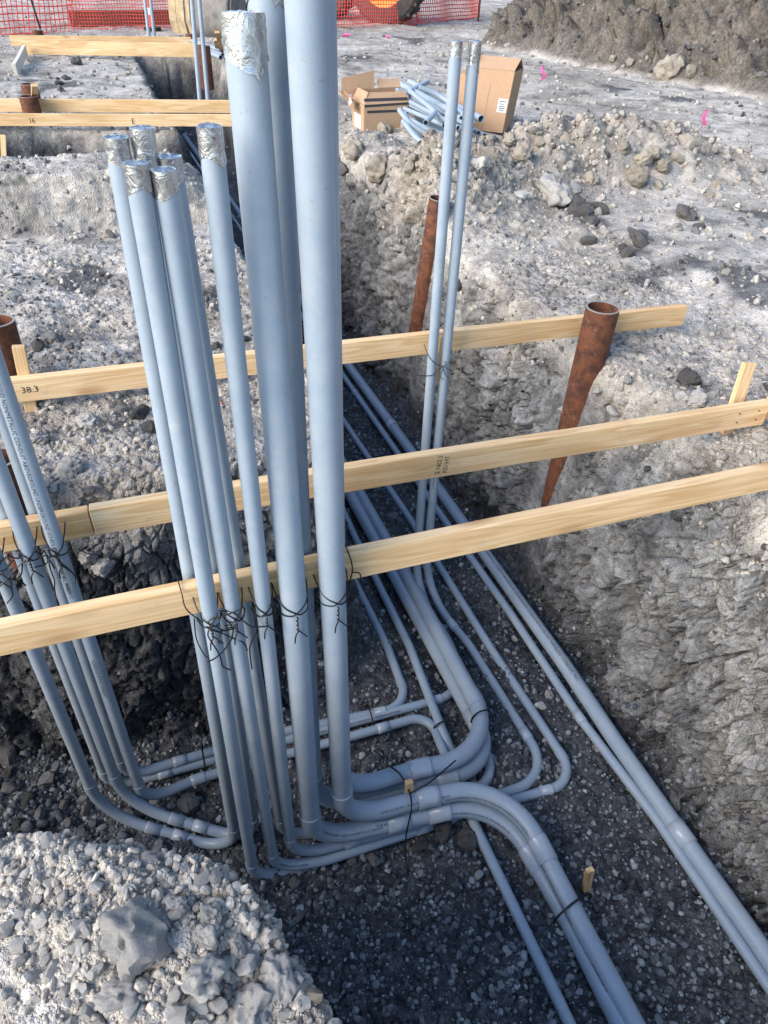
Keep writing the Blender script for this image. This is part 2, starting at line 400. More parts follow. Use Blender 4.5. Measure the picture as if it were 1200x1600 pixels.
SMEAR = [(915, 345, .28), (985, 395, .26), (1078, 350, .22), (1010, 440, .35), (1130, 430, .35), (1170, 330, .3), (830, 195, .35), (880, 190, .3), (960, 140, .3), (1080, 160, .35), (640, 60, .5), (560, 90, .4), (700, 130, .4), (90, 135, .5), (150, 430, .2), (200, 650, .14), (230, 530, .2), (70, 560, .16), (1090, 600, .1), (330, 470, .16)]
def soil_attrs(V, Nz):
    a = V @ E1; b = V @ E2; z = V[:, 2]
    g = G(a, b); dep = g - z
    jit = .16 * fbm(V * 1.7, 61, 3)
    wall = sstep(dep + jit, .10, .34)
    # dark clay with trench shade painted in: the pit floor and left bank
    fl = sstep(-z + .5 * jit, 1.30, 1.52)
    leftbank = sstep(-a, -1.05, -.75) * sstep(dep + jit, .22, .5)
    clay_shade = np.clip(np.maximum(fl * .92, leftbank * .86), 0, 1)
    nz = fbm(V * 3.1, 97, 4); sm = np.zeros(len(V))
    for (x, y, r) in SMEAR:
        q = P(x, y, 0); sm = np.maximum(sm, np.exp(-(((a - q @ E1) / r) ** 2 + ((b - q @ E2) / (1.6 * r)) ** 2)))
    clay_shade = np.maximum(clay_shade, .8 * sstep(sm + .55 * nz, .55, .85) * (dep < .3))
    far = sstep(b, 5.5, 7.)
    clay_shade = np.clip(clay_shade + .6 * far * wall, 0, .95)  # shade of the far trench walls painted into the soil colour
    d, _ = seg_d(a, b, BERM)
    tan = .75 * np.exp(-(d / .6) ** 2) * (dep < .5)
    return dict(wall=wall, clay_shade=clay_shade, tan=np.clip(tan, 0, 1), heap=.92 * sstep(heap_h(a, b), .0, .10))

def displace(V, Nn, at, near=True):
    """clods, cracks and lumps"""
    wall = np.clip(at['wall'], 0, 1) * (1 - .85 * sstep(Nn[:, 2], .60, .9))
    top = 1 - at['wall']; floor = at['wall'] * sstep(Nn[:, 2], .60, .9)
    q = V + .022 * np.stack([fbm(V * 7, 71, 3), fbm(V * 7, 72, 3), fbm(V * 7, 73, 3)], 1)
    d = wall * (.075 * fbm(V * np.array([1.6, 1.6, 1.1]), 81, 3) + .022 * fbm(V * 9, 82, 4))
    e, cid, til, _ = facets(q * np.array([8.0, 8.0, 3.6]), 5); a_ = V @ E1; b_ = V @ E2
    berm = np.exp(-(seg_d(a_, b_, BERM)[0] / .55) ** 2) * (1 - at['wall'])
    calm = 1.
    for (ca, cb) in ((2.13, 2.87), (2.10, 4.98)): calm = calm * (.10 + .90 * sstep(np.hypot(a_ - ca, b_ - cb), .10, .26))
    back = 1 - .5 * sstep(-a_, -1.2, -.9) * sstep(b_, 1.9, 2.1); wall = wall * calm; top = top * calm; d = d * calm
    lump = np.clip(wall + .9 * berm, 0, 1) * calm * back
    d += lump * ((.085 if near else .02) * (sstep(e, .0, .075) - 1) + .008 * sstep(e, 0, .6) + .050 * (cid - .5) + .11 * til)
    hp = sstep(heap_h(a_, b_), .05, .4)
    if near:
        e, gid, til, _ = facets(q * np.array([19, 19, 9]), 6)
        d += (lump + .25 * top) * (.048 * (sstep(e, 0, .11) - 1) * (vnoise(V * 3.1, 93) > -.35) + .022 * (gid - .5) + .065 * til)
        e, kid, til, k1 = facets(q * 36, 8)
        d += (.55 * lump + .6 * floor + .7 * top) * ((.0075 * sstep(.75 - k1, 0, .6) - .002) * (.3 + 1.2 * kid) + .014 * til)
        d += floor * .022 * fbm(V * 7, 86, 4) + top * .016 * fbm(V * 8, 87, 4)
        d += .0022 * fbm(V * 90, 89, 2) + lump * .006 * fbm(V * 26, 94, 3)
    else:
        _, hc, ht, h1 = facets(q * 2.1, 15); _, ic, it, i1 = facets(q * 6., 16)
        d += wall * (1 - hp) * (.09 * (.6 - i1) + .06 * (ic - .5) + .1 * it) + berm * (.10 * (.6 - i1) + .09 * (ic - .5) + .1 * it)
        d += hp * (.34 * (.6 - h1) + .2 * (hc - .5) + .9 * ht + .20 * (.6 - i1) + .14 * (ic - .5) + .34 * it) + (1 - hp) * top * (.02 * fbm(V * 3, 88, 4) + .012 * (.6 - i1))
    at['tone'] = np.clip(.5 + .5 * (cid - .5) * (wall > .3) + .25 * fbm(V * 2.2, 91, 3), 0, 1.2)
    return V + Nn * d[:, None]
def refine(V, Q, sel):
    """split the chosen quads in four; returns the edges to keep straight where fine meets coarse"""
    S = Q[sel]; R = Q[~sel]
    ed = np.sort(np.stack([S, np.roll(S, -1, 1)], 2).reshape(-1, 2), 1); ue, inv = np.unique(ed, axis=0, return_inverse=True); inv = inv.reshape(-1, 4)
    er = np.sort(np.stack([R, np.roll(R, -1, 1)], 2).reshape(-1, 2), 1); n = len(V)
    key = lambda e: e[:, 0].astype(np.int64) * n + e[:, 1]
    bd = np.isin(key(ue), key(er))
    mid = V[ue].mean(1); cen = V[S].mean(1); m0 = n; c0 = n + len(mid); c = c0 + np.arange(len(S)); m = m0 + inv
    NQ = np.concatenate([np.stack([S[:, k], m[:, k], c, m[:, k - 1]], 1) for k in range(4)])
    return np.vstack([V, mid, cen]), np.vstack([R, NQ]), (m0 + np.where(bd)[0], ue[bd])
def vnormals(V, Fc):
    n = np.cross(V[Fc[:, 2]] - V[Fc[:, 0]], V[Fc[:, 3]] - V[Fc[:, 1]])
    o = np.zeros_like(V)
    for k in range(4): np.add.at(o, Fc[:, k], n)
    return o / (np.linalg.norm(o, axis=1)[:, None] + 1e-12)

A0, A1, B0, B1 = -1.75, 3.3, .15, 8.3
def near_ground():
    h = .022
    na, nb, nz = int((A1 - A0) / h), int((B1 - B0) / h), int((.72 + 1.80) / h)
    ga = A0 + h * np.arange(na + 1); gb = B0 + h * np.arange(nb + 1); gz = -1.80 + h * np.arange(nz + 1)
    AA, BB = np.meshgrid(ga, gb, indexing='ij')
    Pd = (poly_sd(AA, BB, POLY) + .045 * n2(AA, BB, 1.9, 55, 3)).astype(np.float32)
    Gg = G(AA, BB).astype(np.float32); Fl = floor_z(AA, BB).astype(np.float32)
    Pc = (poly_sd(AA, BB, cross) + .10 * n2(AA, BB, 1.3, 57, 3)).astype(np.float32)
    k1 = (.035 + .035 * sstep(BB, 1.3, 1.8) + .10 * sstep(AA, 1.6, 2.0) * sstep(BB, 1.2, 1.7)).astype(np.float32)
    S = np.empty((na + 1, nb + 1, nz + 1), np.float32)
    for i in range(nz + 1):
        z = gz[i]
        dT = smax(Pd - .085 * (z + 1.5), Fl - z, .07)
        s = smax(z - Gg, -dT, k1)
        s = smax(s, -smax(Pc - .08 * (z + .7), -.78 - z, .08), .08)
        # hollow washed out beside the near casing and below it
        for (ca, cb, cz, ra, rb, rz) in ((2.10, 2.42, -.02, .18, .26, .34), (1.98, 1.95, 0, .2, .3, .30)):
            el = (np.sqrt(((AA - ca) / ra) ** 2 + ((BB - cb) / rb) ** 2 + ((z - cz) / rz) ** 2) - 1) * min(ra, rb, rz)
            s = smax(s, -el.astype(np.float32), .10)
        S[:, :, i] = -s if False else -np.minimum(-s, 9)
    # S = solid sdf with sign: z-G positive above ground -> positive is air
    I = S < 0
    c = I[:-1, :-1, :-1].astype(np.int8).copy(); 
    for dx in (0, 1):
        for dy in (0, 1):
            for dz in (0, 1):
                if dx or dy or dz: c += I[dx:dx + na, dy:dy + nb, dz:dz + nz]
    act = (c > 0) & (c < 8); ix = np.argwhere(act); idx = np.full(act.shape, -1, np.int32); idx[act] = np.arange(len(ix))
    acc = np.zeros((len(ix), 3)); cnt = np.zeros(len(ix))
    cor = [(dx, dy, dz) for dx in (0, 1) for dy in (0, 1) for dz in (0, 1)]
    val = {k: S[ix[:, 0] + k[0], ix[:, 1] + k[1], ix[:, 2] + k[2]] for k in cor}
    for k in cor:
        for ax in range(3):
            if k[ax]: continue
            k2 = list(k); k2[ax] = 1; k2 = tuple(k2); u, v = val[k], val[k2]
            m = (u < 0) != (v < 0); t = np.where(m, u / np.where(u - v == 0, 1, u - v), 0)
            p = np.array(k, float)[None, :].repeat(len(ix), 0); p[:, ax] += t
            acc[m] += p[m]; cnt[m] += 1
    loc = (ix + acc / cnt[:, None]) * h + np.array([A0, B0, -1.80])
    Q = []
    for ax in range(3):
        sl0 = [slice(None)] * 3; sl1 = [slice(None)] * 3; sl0[ax] = slice(0, -1); sl1[ax] = slice(1, None)
        u, v = I[tuple(sl0)], I[tuple(sl1)]; e = np.argwhere(u != v)
        o1, o2 = [(1, 2), (2, 0), (0, 1)][ax]
        lim = np.array([na, nb, nz])
        ok = (e[:, o1] > 0) & (e[:, o2] > 0) & (e[:, o1] < lim[o1]) & (e[:, o2] < lim[o2]); e = e[ok]
        def cell(d1, d2):
            cc = e.copy(); cc[:, o1] -= d1; cc[:, o2] -= d2; return idx[cc[:, 0], cc[:, 1], cc[:, 2]]
        q = np.stack([cell(0, 0), cell(1, 0), cell(1, 1), cell(0, 1)], 1)
        fl = ~u[e[:, 0], e[:, 1], e[:, 2]]; q[fl] = q[fl][:, ::-1]; Q.append(q)
    Q = np.concatenate(Q); Q = Q[(Q >= 0).all(1)]
    V = loc[:, 0:1] * E1 + loc[:, 1:2] * E2 + loc[:, 2:3] * EZ
    return V, Q
def finish_ground(V, Q, near):
    Nn = vnormals(V, Q)
    if Nn[:, 2].mean() < 0: Q = Q[:, ::-1].copy()
    fix = []
    if near:
        for lim in (4.8, 3.15):
            x, y, d = proj(V[Q].mean(1)); ok = (x > -60) & (x < 1260) & (y > -60) & (y < 1660) & (d < lim) & (d > .1)
            V, Q, f = refine(V, Q, ok); fix.append(f)
    Nn = vnormals(V, Q)
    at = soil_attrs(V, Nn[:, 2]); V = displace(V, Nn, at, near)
    for i, e in fix: V[i] = V[e].mean(1)
    return V, Q, at
VG, QG = near_ground(); VG, QG, ATG = finish_ground(VG, QG, True)
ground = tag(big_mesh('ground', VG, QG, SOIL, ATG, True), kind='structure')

def lines(segs):
    o = []
    for lo, hi, st in segs: o += list(np.arange(lo, hi - 1e-6, st))
    return np.array(o + [segs[-1][1]])
ga = lines([(-400, -40, 30), (-40, -12, 2), (-12, -2.2, .11), (-2.2, 6.0, .055), (6.0, 7.4, .085), (7.4, 15, .062), (15, 16, .1), (16, 40, 1.2), (40, 400, 30)])
gb = lines([(-60, -10, 5), (-10, 0, .6), (0, 6, .09), (6, 11, .05), (11, 19, .07), (19, 32, .2), (32, 60, 2), (60, 700, 40)])
AA, BB = np.meshgrid(ga, gb, indexing='ij')
Pd = poly_sd(AA, BB, POLY) + .05 * n2(AA, BB, 1.6, 55, 3)
Gg = G(AA, BB); Fl = floor_z(AA, BB)
Pc = poly_sd(AA, BB, cross) + .10 * n2(AA, BB, 1.3, 57, 3)
zz = Gg + (Fl - Gg) * sstep(-Pd, -.16, .05)
zz = np.minimum(zz, Gg + (-.75 - Gg) * sstep(-Pc, -.14, .16))
V = AA.ravel()[:, None] * E1 + BB.ravel()[:, None] * E2 + zz.ravel()[:, None] * EZ
nb_ = len(gb); ii = np.arange(len(ga) - 1)[:, None] * nb_ + np.arange(nb_ - 1)[None, :]
Q = np.stack([ii, ii + nb_, ii + nb_ + 1, ii + 1], 2).reshape(-1, 4)
ca, cb = AA.ravel()[Q].mean(1), BB.ravel()[Q].mean(1)
Q = Q[~((ca > A0 + .06) & (ca < A1 - .06) & (cb > B0 + .06) & (cb < B1 - .06))]
inner = (AA > A0 - .12) & (AA < A1 + .12) & (BB > B0 - .12) & (BB < B1 + .12)
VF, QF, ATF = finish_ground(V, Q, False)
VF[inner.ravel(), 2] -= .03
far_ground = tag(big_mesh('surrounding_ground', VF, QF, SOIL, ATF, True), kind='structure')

def ground_at(px, py, z0=0.):
    return P(px, py, z0)
from mathutils.bvhtree import BVHTree
BVH_N = BVHTree.FromPolygons(VG.tolist(), QG.tolist()); BVH_F = BVHTree.FromPolygons(VF.tolist(), QF.tolist())
def hit(px, py):
    """where the sight line of a photo pixel meets the built ground"""
    d = Vector(ray(px, py)).normalized(); best = None
    for t in (BVH_N, BVH_F):
        r = t.ray_cast(Vector(CAM), d)
        if r[0] is not None and (best is None or r[3] < best[3]): best = r
    return (np.array(best[0]), np.array(best[1])) if best else (P(px, py, 0), EZ)
def drop(p, up=1.2):
    best = None
    for t in (BVH_N, BVH_F):
        r = t.ray_cast(Vector((p[0], p[1], p[2] + up)), Vector((0, 0, -1)))
        if r[0] is not None and (best is None or r[0][2] > best): best = r[0][2]
    return best if best is not None else 0.

# ------------------------------------------------------------------ lettering
def text_mesh(s, size):
    cu = bpy.data.curves.new('t', 'FONT'); cu.body = s; cu.size = size; cu.resolution_u = 2
    o = bpy.data.objects.new('t', cu); COL.objects.link(o)
    dg = bpy.context.evaluated_depsgraph_get(); me = o.evaluated_get(dg).to_mesh()
    V = np.array([v.co[:] for v in me.vertices]); Fc = [list(p.vertices) for p in me.polygons]
    o.evaluated_get(dg).to_mesh_clear(); bpy.data.objects.remove(o); bpy.data.curves.remove(cu)
    return V, Fc

# ------------------------------------------------------------------ conduits
R_BIG, R_SM = .0412, .0242
def round_path(pts):
    """pts: list of (point, radius or None, flags). Returns polyline and marks of bends"""
    pl = [np.array(pts[0][0], float)]; marks = []
    for i in range(1, len(pts) - 1):
        p, R = np.array(pts[i][0], float), pts[i][1]; q0 = pl[-1]; q1 = np.array(pts[i + 1][0], float)
        u = p - q0; lu = np.linalg.norm(u); u /= lu; v = q1 - p; lv = np.linalg.norm(v); v /= lv
        th = math.acos(max(-1, min(1, u @ v)))
        if th < .01: pl.append(p); continue
        RR = R if R else .6
        t = min(RR * math.tan(th / 2), .9 * lu, .49 * lv if i < len(pts) - 2 else .9 * lv); RR = t / math.tan(th / 2)
        n = v - (u @ v) * u; n /= np.linalg.norm(n); c = p - u * t + n * RR
        k = 12 if R else 5
        arc = [c + RR * (-n * math.cos(th * j / k) + u * math.sin(th * j / k)) for j in range(k + 1)]
        s = len(pl); pl += arc
        if R: marks.append((s, s + k, pts[i][2] if len(pts[i]) > 2 else ''))
    pl.append(np.array(pts[-1][0], float))
    return np.array(pl), marks
def sub(pl, S, s0, s1):
    m = (S > s0 + 1e-4) & (S < s1 - 1e-4)
    f = lambda s: np.array([np.interp(s, S, pl[:, k]) for k in range(3)])
    return np.vstack([f(s0), pl[m], f(s1)])
def tape_cap(pt, down, r, ln, parent, off, seed):
    g = np.random.default_rng(seed); n, m = 26, 9; V = []; Fc = []
    up = -down; ax = np.cross(up, [1, 0, 0.]); ax /= np.linalg.norm(ax); ay = np.cross(up, ax)
    lob = g.uniform(0, 6.28, 4); ext = ln * (1 + .16 * np.sin(np.arange(n) * 2 * 6.283 / n + lob[0]) + .16 * (g.random(n) < .10))
    for i in range(m):
        t = i / (m - 1)
        for j in range(n):
            a = j * 2 * math.pi / n
            rr = r * (1.025 + .035 * math.sin(5 * a + lob[1] + 6 * t) * (t - .1) + g.normal(0, .012) + (.03 * t if i == m - 1 else 0))
            V.append(pt + up * .004 + down * ext[j] * t + rr * (math.cos(a) * ax + math.sin(a) * ay))
    for i in range(m - 1):
        for j in range(n):
            k = (j + 1) % n; Fc.append([i * n + j, i * n + k, (i + 1) * n + k, (i + 1) * n + j])
    r1 = len(V)
    for j in range(n):
        a = j * 2 * math.pi / n; V.append(pt + up * (.006 + g.normal(0, .0012)) + r * .55 * (math.cos(a) * ax + math.sin(a) * ay))
    V.append(pt + up * .003)
    for j in range(n):
        k = (j + 1) % n; Fc.append([k, j, r1 + j, r1 + k]); Fc.append([r1 + k, r1 + j, len(V) - 1])
    return mk('duct_tape', V, Fc, TAPE, parent, off, True)
def conduit(label, pts, r, group=None, top=None, end=None, couple=(), prints=(), seed=1, name='conduit', cat='conduit'):
    pl, marks = round_path(pts); S = np.concatenate([[0], np.cumsum(np.linalg.norm(np.diff(pl, axis=0), axis=1))])
    low = pl[np.argmin(pl[:, 2])]; off = np.array([low[0], low[1], low[2] - r])
    parts = []; root = tag(empty(name, off), label, cat, group); n = 26 if r > .04 else 18
    ri = r * .86; cur = 0.; tot = S[-1]
    cpos = []
    for (i0, i1, fl) in marks:
        s0, s1 = S[i0], S[i1]
        bell0, bell1 = max(cur, s0 - 1.1 * r), min(tot, s1 + 1.2 * r)
        if bell0 > cur + 1e-3:
            V, Fc = tube(sub(pl, S, cur, bell0 + .012), r, n, True, True); parts.append((cur, bell0, mk('pipe', V, Fc, PVC, root, off, True)))
        # elbow with its bell
        q = sub(pl, S, bell0, bell1); ss = np.concatenate([[0], np.cumsum(np.linalg.norm(np.diff(q, axis=0), axis=1))])
        rad = np.full(len(q), r * 1.015)
        mb = MB(); mb.tube(q, rad, n, True, True)
        if 'b' in fl: mb.tube(sub(pl, S, bell0 - .004, s0 + .9 * r), r * 1.13, n)
        if 'B' in fl: mb.tube(sub(pl, S, s1 - .9 * r, bell1 + .004), r * 1.12, n)
        parts.append((bell0, bell1, mb.build('elbow', PVC, root, off, True)))
        if 'c' in fl: cpos.append(s1 + 1.2 * r)
        if 'C' in fl: cpos.append(s0 - 1.1 * r)
        cur = bell1 - .012
    if tot > cur + 1e-3:
        q = sub(pl, S, cur, tot)
        V, Fc = (hollow(q, r, ri, n) if end == 'open' else tube(q, r, n, True, True)); parts.append((cur, tot, mk('pipe', V, Fc, PVC, root, off, True)))
    px, py, _ = proj(pl)
    for c in couple:
        fine = np.linspace(0, tot, 800); fp = np.array([np.interp(fine, S, pl[:, k]) for k in range(3)]).T
        fx, fy, _ = proj(fp); cpos.append(fine[np.argmin((fx - c[0]) ** 2 + (fy - c[1]) ** 2)])
    L2 = r * 1.15 + .006
    for s in cpos:
        q = sub(pl, S, max(0, s - L2), min(tot, s + L2)); m = len(q)
        T = np.concatenate([[0], np.cumsum(np.linalg.norm(np.diff(q, axis=0), axis=1))]); T /= T[-1]
        V, Fc = tube(np.vstack([q[:1] , q, q[-1:]]) if False else q, r * 1.11, n, True, True); o = mk('coupling', V, Fc, FIT, root, off, False)
        for p in o.data.polygons: p.use_smooth = len(p.vertices) == 4
    if top: tape_cap(pl[0], (pl[1] - pl[0]) / np.linalg.norm(pl[1] - pl[0]), r, top, root, off, seed)
    if end and end != 'open': tape_cap(pl[-1], (pl[-2] - pl[-1]) / np.linalg.norm(pl[-2] - pl[-1]), r, end, root, off, seed + 5)
    fine = np.linspace(0, tot, 600); fp = np.array([np.interp(fine, S, pl[:, k]) for k in range(3)]).T; T, N, B = frames(fp)
    fx, fy, _ = proj(fp)
    for (txt, cpx, size, turn, flip) in prints:
        i = int(np.argmin((fx - cpx[0]) ** 2 + (fy - cpx[1]) ** 2)); s0 = fine[i]
        TV, TF = text_mesh(txt, size); TV[:, 1] -= size * .35
        tc = CAM - fp[i]; al0 = math.atan2(tc @ B[i], tc @ N[i]) + math.radians(turn)
        sg = -1 if flip else 1
        ss = np.clip(s0 + sg * TV[:, 0], 0, tot); al = al0 - sg * TV[:, 1] / r
        C3 = np.array([np.interp(ss, fine, fp[:, k]) for k in range(3)]).T
        N3 = np.array([np.interp(ss, fine, N[:, k]) for k in range(3)]).T; B3 = np.array([np.interp(ss, fine, B[:, k]) for k in range(3)]).T
        V = C3 + (r * 1.02 + .0008) * (np.cos(al)[:, None] * N3 + np.sin(al)[:, None] * B3)
        host = [o for (u0, u1, o) in parts if u0 <= s0 <= u1] or [parts[0][2]]; mk('lettering', V, TF, INK, host[0], off)
    return root, pl

bF, bK = 1.535, 1.667          # front and back rows at the near board
GC = 'grey conduits rising at the near board'; GL = 'grey conduits rising at the left of the second board'; GF = 'conduits running along the trench floor'
PRINT = 'RIGID NONMETALLIC CONDUIT ABOVEGROUND UNDERGROUND SCHEDULE 40 PVC MAX 90 C WIRE'
SH = 'SCHEDULE 40 PVC  RIGID NONMETALLIC ELBOW'
# thick ones
conduit('thick grey conduit with wide duct-taped top, left one in front of the near board',
        [(W(.274, 1.635, 1.538), 0), (W(.270, bF, .10), None), (W(.272, bF, -1.45), .30, 'b'), (P(622, 1283, -1.45), None), (P(779, 1248, -1.45), .30, 'Cc'), (P(890, 1440, -1.49), None), (P(1050, 1760, -1.49), None)],
        R_BIG, GC, top=.085, couple=[(622, 1283)], prints=[(SH, (500, 1285), .015, -8, False), ('FOR 90C WIRE', (590, 1300), .015, 4, False), (PRINT[:40], (700, 1262), .013, 30, False)], seed=3)
conduit('tallest thick grey conduit in front of the near board, its top out of the picture',
        [(W(.372, bF, 1.78), 0), (W(.415, bF, -1.355), .29, 'b'), (P(669, 1245, -1.355), None), (P(793, 1222, -1.36), .32, 'c'), (P(905, 1440, -1.44), None), (P(1070, 1750, -1.49), None)],
        R_BIG, GC, top=.12, couple=[(669, 1245)], prints=[(SH, (585, 1245), .015, 18, False), (PRINT[:60], (690, 1228), .013, 40, False), (PRINT[:30], (862, 1345), .014, 50, False), ('SCHEDULE 40', (945, 1500), .016, 50, False)], seed=4)
conduit('thick grey conduit hidden behind the left thick one, half seen between the two',
        [(W(.350, 1.77, 1.66), 0), (W(.322, bK, .10), None), (W(.315, bK, -1.455), .26, 'b'), (P(697, 1213, -1.455), None), (P(780, 1196, -1.455), .28, 'Cc'), (P(617, 900, -1.49), None), (P(573, 820, -1.5), None), (P(420, 545, -1.5), None), (P(330, 385, -1.5), None)],
        R_BIG, GC, top=.11, prints=[(SH, (545, 1265), .015, -5, False)], seed=5)
conduit('thick grey conduit right behind the tallest one, back of the near board',
        [(W(.424, bK, 1.75), 0), (W(.44, bK, -1.36), .26, 'b'), (P(657, 1200, -1.36), None), (P(786, 1176, -1.365), .30, 'B'), (P(690, 998, -1.42), None), (P(563, 773, -1.5), None), (P(440, 560, -1.5), None), (P(350, 400, -1.5), None)],
        R_BIG, GC, top=.12, couple=[(657, 1200)], seed=6)
# thin ones of the middle bundle
conduit('leftmost of the three thin grey conduits in front of the near board',
        [(W(.032, bF, 1.310), 0), (W(.0, bF, -1.625), .15, 'b'), (P(478, 1352, -1.62), None), (P(570, 1338, -1.78), None)], R_SM, GC, top=.05, seed=7)
conduit('middle one of the three thin grey conduits in front of the near board',
        [(W(.080, bF, 1.296), 0), (W(.093, bF, -1.585), .16, 'b'), (P(505, 1345, -1.585), None), (P(740, 1268, -1.57), None), (P(904, 1221, -1.55), .20, 'CB'), (P(853, 1143, -1.55), None), (P(767, 1013, -1.55), None), (P(640, 810, -1.55), None), (P(535, 655, -1.55), None), (P(430, 490, -1.55), None)],
        R_SM, GC, top=.045, couple=[(660, 1292)], prints=[('SCHEDULE 40 PVC ELBOW', (440, 1335), .013, 0, False)], seed=8)
conduit('thin grey conduit standing alone left of the thick ones, returning as the right stub',
        [(W(.177, bF, 1.368), 0), (W(.178, bF, -1.54), .15, 'b'), (P(640, 1290, -1.54), None), (P(863, 1213, -1.55), .19, ''), (P(733, 1007, -1.55), None), (W(1.352, 2.93, -1.55), .30, 'C'), (W(1.365, 2.93, 1.37), 0)],
        R_SM, GC, top=.06, end=.09, couple=[(548, 1317), (821, 1147)], prints=[('RIGID NONMETALLIC CONDUIT  SCHEDULE 40', (673, 700), .012, -10, True), ('PVC', (690, 560), .018, 0, True)], seed=9)
conduit('leftmost thin conduit of the middle bundle, joined to the outermost left stub',
        [(W(.005, bK, 1.33), 0), (W(-.05, bK, -1.615), .16, 'b'), (W(-.605, 1.965, -1.48), .27, 'CB'), (W(-.59, 1.965, 1.0), 0)],
        R_SM, GC, top=.05, end=.06, couple=[(283, 1305)], seed=10)
conduit('thin grey conduit with a long crumpled tape sleeve, back row of the middle bundle',
        [(W(.058, bK, 1.345), 0), (W(.04, bK, -1.58), .16, 'b'), (W(-.50, 1.965, -1.46), .27, 'CB'), (W(-.49, 1.965, 1.05), 0)],
        R_SM, GC, top=.09, end=.06, couple=[(313, 1293)], seed=11)
conduit('rightmost thin back-row conduit of the middle bundle, returning as the left of two stubs',
        [(W(.104, bK, 1.29), 0), (W(.16, bK, -1.61), .15, 'b'), (P(560, 1290, -1.60), None), (P(772, 1224, -1.55), .14, 'B'), (P(756, 1160, -1.55), None), (P(702, 1002, -1.55), None), (W(1.285, 2.93, -1.55), .30, 'C'), (W(1.288, 2.93, 1.37), 0)],
        R_SM, GC, top=.05, end=.05, seed=12)
# left bundle
conduit('thin grey conduit with a line of black print, rightmost of the left bundle',
        [(W(-.405, 1.965, 1.1), 0), (W(-.418, 1.965, -1.48), .27, 'b'), (P(308, 1217, -1.50), None), (P(443, 1180, -1.53), None), (P(598, 1137, -1.54), None), (P(670, 1116, -1.545), .15, ''), (P(693, 1173, -1.545), None), (P(735, 1275, -1.53), None), (P(890, 1600, -1.53), None), (P(960, 1750, -1.53), None)],
        R_SM, GL, top=.09, couple=[(308, 1217), (598, 1137)],
        prints=[(PRINT, (3, 590), .017, 28, False), ('PVC SCHEDULE 40   MAX 90 C', (85, 850), .017, 26, False), ('SCHEDULE 40 PVC CONDUIT', (150, 1022), .017, 26, False)], seed=13)
conduit('left one of two thin conduits behind the second board in the left bundle',
        [(W(-.555, 2.125, .95), 0), (W(-.575, 2.125, -1.535), .26, 'b'), (P(257, 1208, -1.535), None), (P(443, 1158, -1.545), None), (P(660, 1100, -1.55), None), (P(722, 1082, -1.55), .14, 'C'), (P(690, 1010, -1.55), None), (P(600, 850, -1.55), None)],
        R_SM, GL, top=.09, couple=[(257, 1208)], prints=[(PRINT[:55], (500, 1146), .013, 10, False)], seed=14)
conduit('right one of two thin conduits behind the second board in the left bundle',
        [(W(-.46, 2.125, .98), 0), (W(-.495, 2.125, -1.49), .26, 'b'), (P(280, 1189, -1.50), None), (P(443, 1143, -1.52), None), (P(562, 1119, -1.54), None), (P(640, 1103, -1.55), .14, 'CB'), (P(605, 1010, -1.55), None), (P(553, 907, -1.55), None), (P(465, 720, -1.55), None), (P(405, 590, -1.55), None)],
        R_SM, GL, top=.09, couple=[(280, 1189)], seed=15)
# floor runs
conduit('long straight thin conduit on the trench floor left of the thick pair',
        [(P(400, 500, -1.55), 0), (P(500, 720, -1.55), None), (P(557, 844, -1.545), None), (P(640, 1010, -1.51), None), (P(700, 1165, -1.52), None), (P(750, 1270, -1.75), None)], R_SM, GF, seed=16)
conduit('thick straight grey conduit along the foot of the right trench wall',
        [(P(1420, 1830, -1.51), 0), (P(1194, 1487, -1.51), None), (P(1062, 1300, -1.51), None), (P(961, 1157, -1.51), None), (P(883, 1040, -1.51), None), (P(697, 780, -1.51), None), (P(546, 573, -1.51), None), (P(383, 345, -1.42), None), (P(288, 212, -1.12), None)],
        R_BIG, GF, prints=[(PRINT, (752, 858), .020, 20, True), ('RIGID CONDUIT PVC', (862, 1020), .026, 20, True)], couple=[(607, 666), (1064, 1303)], seed=17)
conduit('thin straight grey conduit lying beside the thick one along the right wall',
        [(P(1430, 1880, -1.53), 0), (P(1200, 1540, -1.53), None), (P(1025, 1279, -1.53), None), (P(909, 1126, -1.53), None), (P(800, 962, -1.53), None), (P(680, 792, -1.53), None), (P(533, 582, -1.53), None), (P(376, 358, -1.44), None), (P(287, 224, -1.14), None)],
        R_SM, GF, couple=[(905, 1120), (556, 612)], seed=18)

